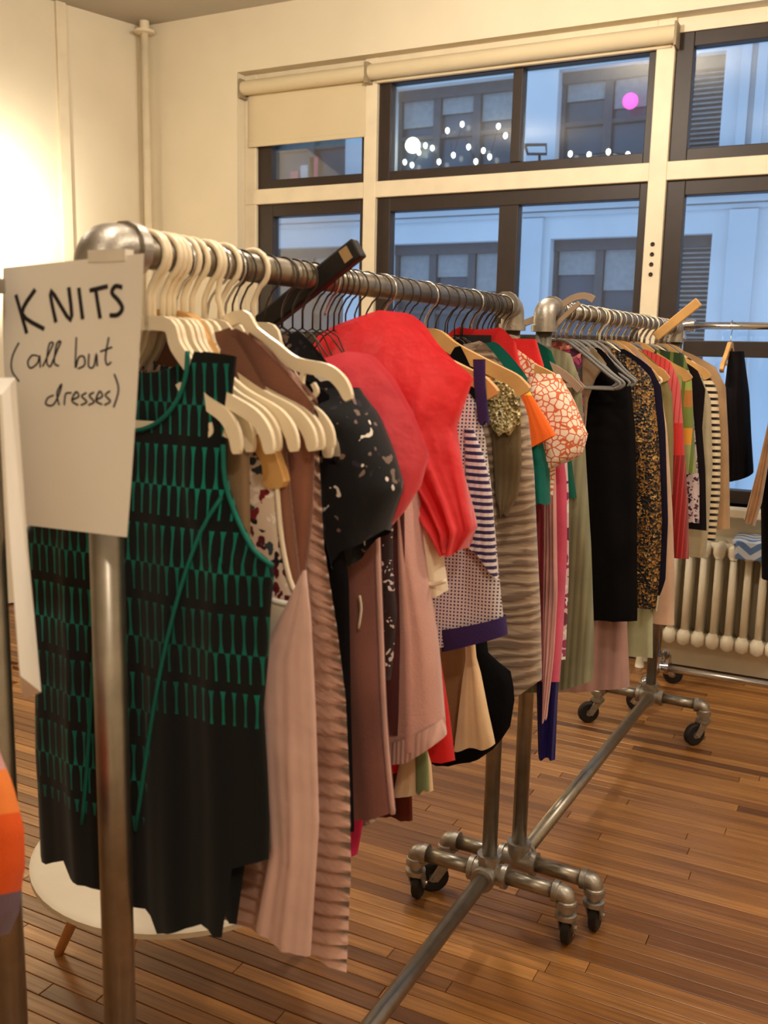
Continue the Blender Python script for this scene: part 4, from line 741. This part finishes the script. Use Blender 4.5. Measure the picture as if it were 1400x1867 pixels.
g2('tan_coat', 'tan coat at the far end of the far rack', 'coat', knit('tan_wool', S(168, 134, 98)), 3.80, [(-0.5467, 1.5608), (-0.5057, 1.4902), (-0.4805, 1.2948), (-0.4601, 1.0859), (-0.4471, 0.9463)], 'wood', 'wooden hanger of the tan coat', seed=67, t=.03, hem=[(-0.9335, 0.8741), (-0.4475, 0.9506)])
# spare wire hangers filling the rails
rr = random.Random(3)
for i in range(26):
    hanger('wire', R1[0], 1.145+i*.0445+rr.uniform(-.008, .008), 'thin dark wire hanger crowded among the hooks on the near rail', 'spare wire hangers on the near rail', rr.uniform(-.05, .05), rr.uniform(-.12, .12), .07)
for i in range(18):
    yv = 2.6+i*.074+rr.uniform(-.012, .012)
    hanger('tube', railx(R2, yv), yv, 'grey tubular hanger crowded among the hooks on the far rail', 'spare tubular hangers on the far rail', rr.uniform(-.04, .04), rr.uniform(-.1, .1), .145)
# ================================================================== paper signs
SY = .828
c0, c1, c2_, c3 = [(-0.9424, 1.6871), (-0.7245, 1.6981), (-0.7497, 1.3812), (-0.9243, 1.3760)]
sg = empty('paper_sign', (c1[0], SY, c3[1]), 'white paper sign with handwritten KNITS taped to the near rack', 'sign'); so_ = Vector(sg.location)
mb = MB(); n = 12; vs = []; fs = []
for i in range(n+1):
    v = i/n
    for j in range(n+1):
        u = j/n; xt, zt = c0[0]+(c1[0]-c0[0])*u, c0[1]+(c1[1]-c0[1])*u; xb, zb = c3[0]+(c2_[0]-c3[0])*u, c3[1]+(c2_[1]-c3[1])*u
        yb = -.012*math.sin(math.pi*v)*(1-u)-.010*v*v*u
        for d in (0, .0006): vs.append((xt+(xb-xt)*v-so_.x, yb+d, zt+(zb-zt)*v-so_.z))
W2 = (n+1)*2
for i in range(n):
    for j in range(n):
        a = i*W2+j*2; fs += [(a, a+2, a+W2+2, a+W2), (a+1, a+W2+1, a+W2+3, a+3)]
mb.add(vs, fs).build('sheet', M_PAPER, sg)
def paper_y(x, z):
    v = max(0, min(1, (c0[1]-z)/(c0[1]-c3[1]))); u = max(0, min(1, (x-c0[0])/(c1[0]-c0[0]))); return SY-.012*math.sin(math.pi*v)*(1-u)-.010*v*v*u
def stroke(name, pts, r): 
    p = [(x-so_.x, paper_y(x, z)-.0008-so_.y, z-so_.z) for x, z in pts]
    MB().tube(smooth_path(p, 4) if len(p) > 2 else p, r, 6, flat=.0006).build(name, M_INK, sg)
KN = [
[(-0.9178, 1.6549), (-0.8987, 1.6102)], [(-0.8868, 1.6610), (-0.9064, 1.6332), (-0.8716, 1.6156)],
[(-0.8536, 1.6233), (-0.8623, 1.6596), (-0.8311, 1.6259), (-0.8345, 1.6630)], [(-0.8193, 1.6622), (-0.8132, 1.6272)],
[(-0.7944, 1.6614), (-0.7874, 1.6280)], [(-0.8027, 1.6590), (-0.7763, 1.6636)],
[(-0.7554, 1.6622), (-0.7650, 1.6635), (-0.7701, 1.6564), (-0.7607, 1.6479), (-0.7554, 1.6395), (-0.7620, 1.6323), (-0.7734, 1.6317)]]
for p in KN: stroke('letter', p, .0029)
SMALL = [
[(-0.9111, 1.5991), (-0.9213, 1.5827), (-0.9223, 1.5663), (-0.9111, 1.5535)],
[(-0.8812, 1.5842), (-0.8902, 1.5846), (-0.8969, 1.5767), (-0.8928, 1.5697), (-0.8817, 1.5758), (-0.8785, 1.5849), (-0.8775, 1.5708)],
[(-0.8738, 1.5722), (-0.8623, 1.5903), (-0.8574, 1.5993), (-0.8637, 1.5979), (-0.8674, 1.5775), (-0.8623, 1.5718)], [(-0.8614, 1.5725), (-0.8518, 1.5905), (-0.8460, 1.6014), (-0.8523, 1.5981), (-0.8559, 1.5777), (-0.8491, 1.5735)],
[(-0.8226, 1.6067), (-0.8241, 1.5722), (-0.8193, 1.5837), (-0.8117, 1.5851), (-0.8104, 1.5757), (-0.8199, 1.5711)], [(-0.8039, 1.5884), (-0.8045, 1.5740), (-0.7970, 1.5742), (-0.7931, 1.5886), (-0.7920, 1.5744)],
[(-0.7751, 1.6073), (-0.7799, 1.5858), (-0.7778, 1.5766), (-0.7719, 1.5798)], [(-0.7872, 1.5912), (-0.7705, 1.5964)],
[(-0.8578, 1.5392), (-0.8668, 1.5356), (-0.8699, 1.5284), (-0.8593, 1.5276), (-0.8499, 1.5396), (-0.8449, 1.5526), (-0.8524, 1.5420), (-0.8495, 1.5280)],
[(-0.8416, 1.5283), (-0.8393, 1.5413), (-0.8306, 1.5429)], [(-0.8283, 1.5353), (-0.8195, 1.5395), (-0.8236, 1.5444), (-0.8301, 1.5340), (-0.8208, 1.5293)],
[(-0.8083, 1.5438), (-0.8153, 1.5397), (-0.8079, 1.5337), (-0.8166, 1.5295)], [(-0.7973, 1.5448), (-0.8042, 1.5408), (-0.7969, 1.5341), (-0.8055, 1.5300)], [(-0.7934, 1.5368), (-0.7849, 1.5409), (-0.7889, 1.5464), (-0.7943, 1.5355), (-0.7852, 1.5315)],
[(-0.7739, 1.5470), (-0.7807, 1.5423), (-0.7735, 1.5358), (-0.7819, 1.5310)], [(-0.7675, 1.5664), (-0.7616, 1.5493), (-0.7688, 1.5291)]]
for p in SMALL: stroke('letter', p, .0011)
tp = [(-0.7695, 1.6945)][0]
MB().box(tp[0]-.035-so_.x, tp[0]+.02-so_.x, -.0016, .012, tp[1]-.004-so_.z, tp[1]+.009-so_.z).build('tape', solid('clear_tape', S(228, 220, 206), .3), sg, smooth=False)
# second sheet on the rack at the left edge, folded
s2 = empty('paper_sheet', (-.90, .74, 1.2), 'folded white paper sheet hanging at the left edge below the KNITS sign', 'paper')
A = [(-0.9090, 1.5583), (-0.8329, 1.5608), (-0.8256, 1.3727), (-0.8145, 1.2064), (-0.8432, 1.1930)]; Bp = [(-0.8580, 1.5549), (-0.8076, 1.5453), (-0.8065, 1.4122), (-0.7989, 1.2417)]
v3 = lambda p, y: (p[0]+.90, y-.74, p[1]-1.2)
vs = [v3(A[0], .742), v3(A[1], .742), v3(A[2], .742), v3(A[3], .742), v3(A[4], .742), v3(Bp[1], .70), v3(Bp[2], .70), v3(Bp[3], .70), v3(Bp[0], .70)]
ob = MB().add(vs, [(0, 1, 5, 8), (1, 2, 6, 5), (2, 3, 4, 7, 6)]).build('sheet', M_PAPER, s2, smooth=False); sd = ob.modifiers.new('thick', 'SOLIDIFY'); sd.thickness = .0008
M_ORG = bands('orange_violet_silk', [(0, S(112, 92, 110)), (.28, S(224, 88, 30)), (.66, S(236, 130, 60)), (.84, S(206, 150, 150))], .93, 1.18, rough=.45)
o, org, fy = cloth('silk_dress', M_ORG, .68, [(-0.8324, 1.2305), (-0.8119, 1.1578), (-0.7938, 1.1250), (-0.7800, 1.0773), (-0.7810, 1.0316), (-0.7897, 0.9994), (-0.7929, 0.9751), (-0.8104, 0.9426)], cx=-1.02, t=.05, fold=.008, seed=80)
tag(o, 'orange and violet silk dress edge at the left border', 'dress')
# ================================================================== low round table behind the clothes
tb = empty('round_table', (-1.39, 1.70, 0), 'low round white table with splayed wooden legs behind the dresses', 'table')
MB().lathe([(.02, .405), (.35, .405), (.362, .398), (.362, .386), (.345, .376), (.02, .376)], n=56).build('table_top', solid('white_laminate', S(214, 202, 182), .5, var=.03), tb, auto=40)
for dg in (187, 279, 62):
    q = math.radians(dg); MB().tube([(.22*math.cos(q), .22*math.sin(q), .38), (.40*math.cos(q), .40*math.sin(q), 0)], [.02, .012], 12).build('leg', solid('beech_leg', S(196, 140, 84), .45, var=.12), tb)
# ================================================================== chrome rack clothes by the window
M_BLK = knit('black_ponte', S(20, 17, 20))
o, org, fy = cloth('black_jumper', M_BLK, 4.43, [(-0.5270, 1.6264), (-0.4952, 1.4455), (-0.4717, 1.2626), (-0.4478, 1.1013)], [(-0.5881, 1.6252), (-0.5871, 1.4418), (-0.5728, 1.2564), (-0.5583, 1.0688)], t=.19, fold=.004, seed=90, hem=[(-0.5579, 1.0640), (-0.4474, 1.0967)])
tag(o, 'black jumper on the chrome rack in front of the window', 'jumper', 'clothes on the chrome rack')
o, org, fy = cloth('black_coat', M_BLK, 4.43, [(-0.3074, 1.6307), (-0.2508, 1.4554), (-0.2048, 1.0523), (-0.1613, 0.6812)], [(-0.3696, 1.6295), (-0.3976, 1.3587), (-0.4096, 1.0343), (-0.3739, 0.6530)], t=.2, fold=.006, seed=91)
tag(o, 'black coat on the chrome rack at the right border', 'coat', 'clothes on the chrome rack')
for x_, lb in ((-.585, 'yellow wooden hanger of the black jumper on the chrome rack'), (-.20, 'wooden hanger of the black coat on the chrome rack')):
    hanger('wood', x_, 4.43, lb, 'hangers on the chrome rack', 0, math.radians(90), .2, z=1.735)
o, org, fy = cloth('fur_scarf', knit('tan_fur', S(170, 120, 70), var=.3, sheen=.8), 4.235, [(-0.3095, 1.6195), (-0.3605, 1.3387), (-0.3706, 1.1553), (-0.3828, 0.9918), (-0.4013, 0.9007)], [(-0.3591, 1.6185), (-0.3858, 1.3374), (-0.4090, 1.1525), (-0.4322, 1.0107), (-0.4467, 0.9197)], t=.03, fold=.004, MM=14)
tag(o, 'tan fur scarf slanting across the black coat at the right border', 'scarf')
# folded zigzag cloth on the radiator
zc = empty('folded_cloth', (-.46, 4.88, .70), 'blue and white zigzag cloth lying on the radiator', 'cloth')
def zig():
    m, nt, b, tc, x, y, z = base('blue_zigzag', .9, 0, .2, .2)
    tri = mth(nt, 'ABSOLUTE', mth(nt, 'SUBTRACT', frac_of(nt, x, 9.), .5)); f = mth(nt, 'FRACT', mth(nt, 'ADD', mth(nt, 'MULTIPLY', mth(nt, 'ADD', z, y), 14.), mth(nt, 'MULTIPLY', tri, 1.2)))
    setc(nt, b, mixc(nt, mth(nt, 'GREATER_THAN', f, .5), S(200, 206, 216), S(96, 126, 172))); return m
MB().box(-.09, .55, -.10, .10, 0, .035).build('fold', zig(), zc, smooth=False, bevel=.012); MB().box(-.07, .5, -.115, -.095, -.06, .03).build('fold', _cache.setdefault('zig2', zig()), zc, smooth=False, bevel=.006)
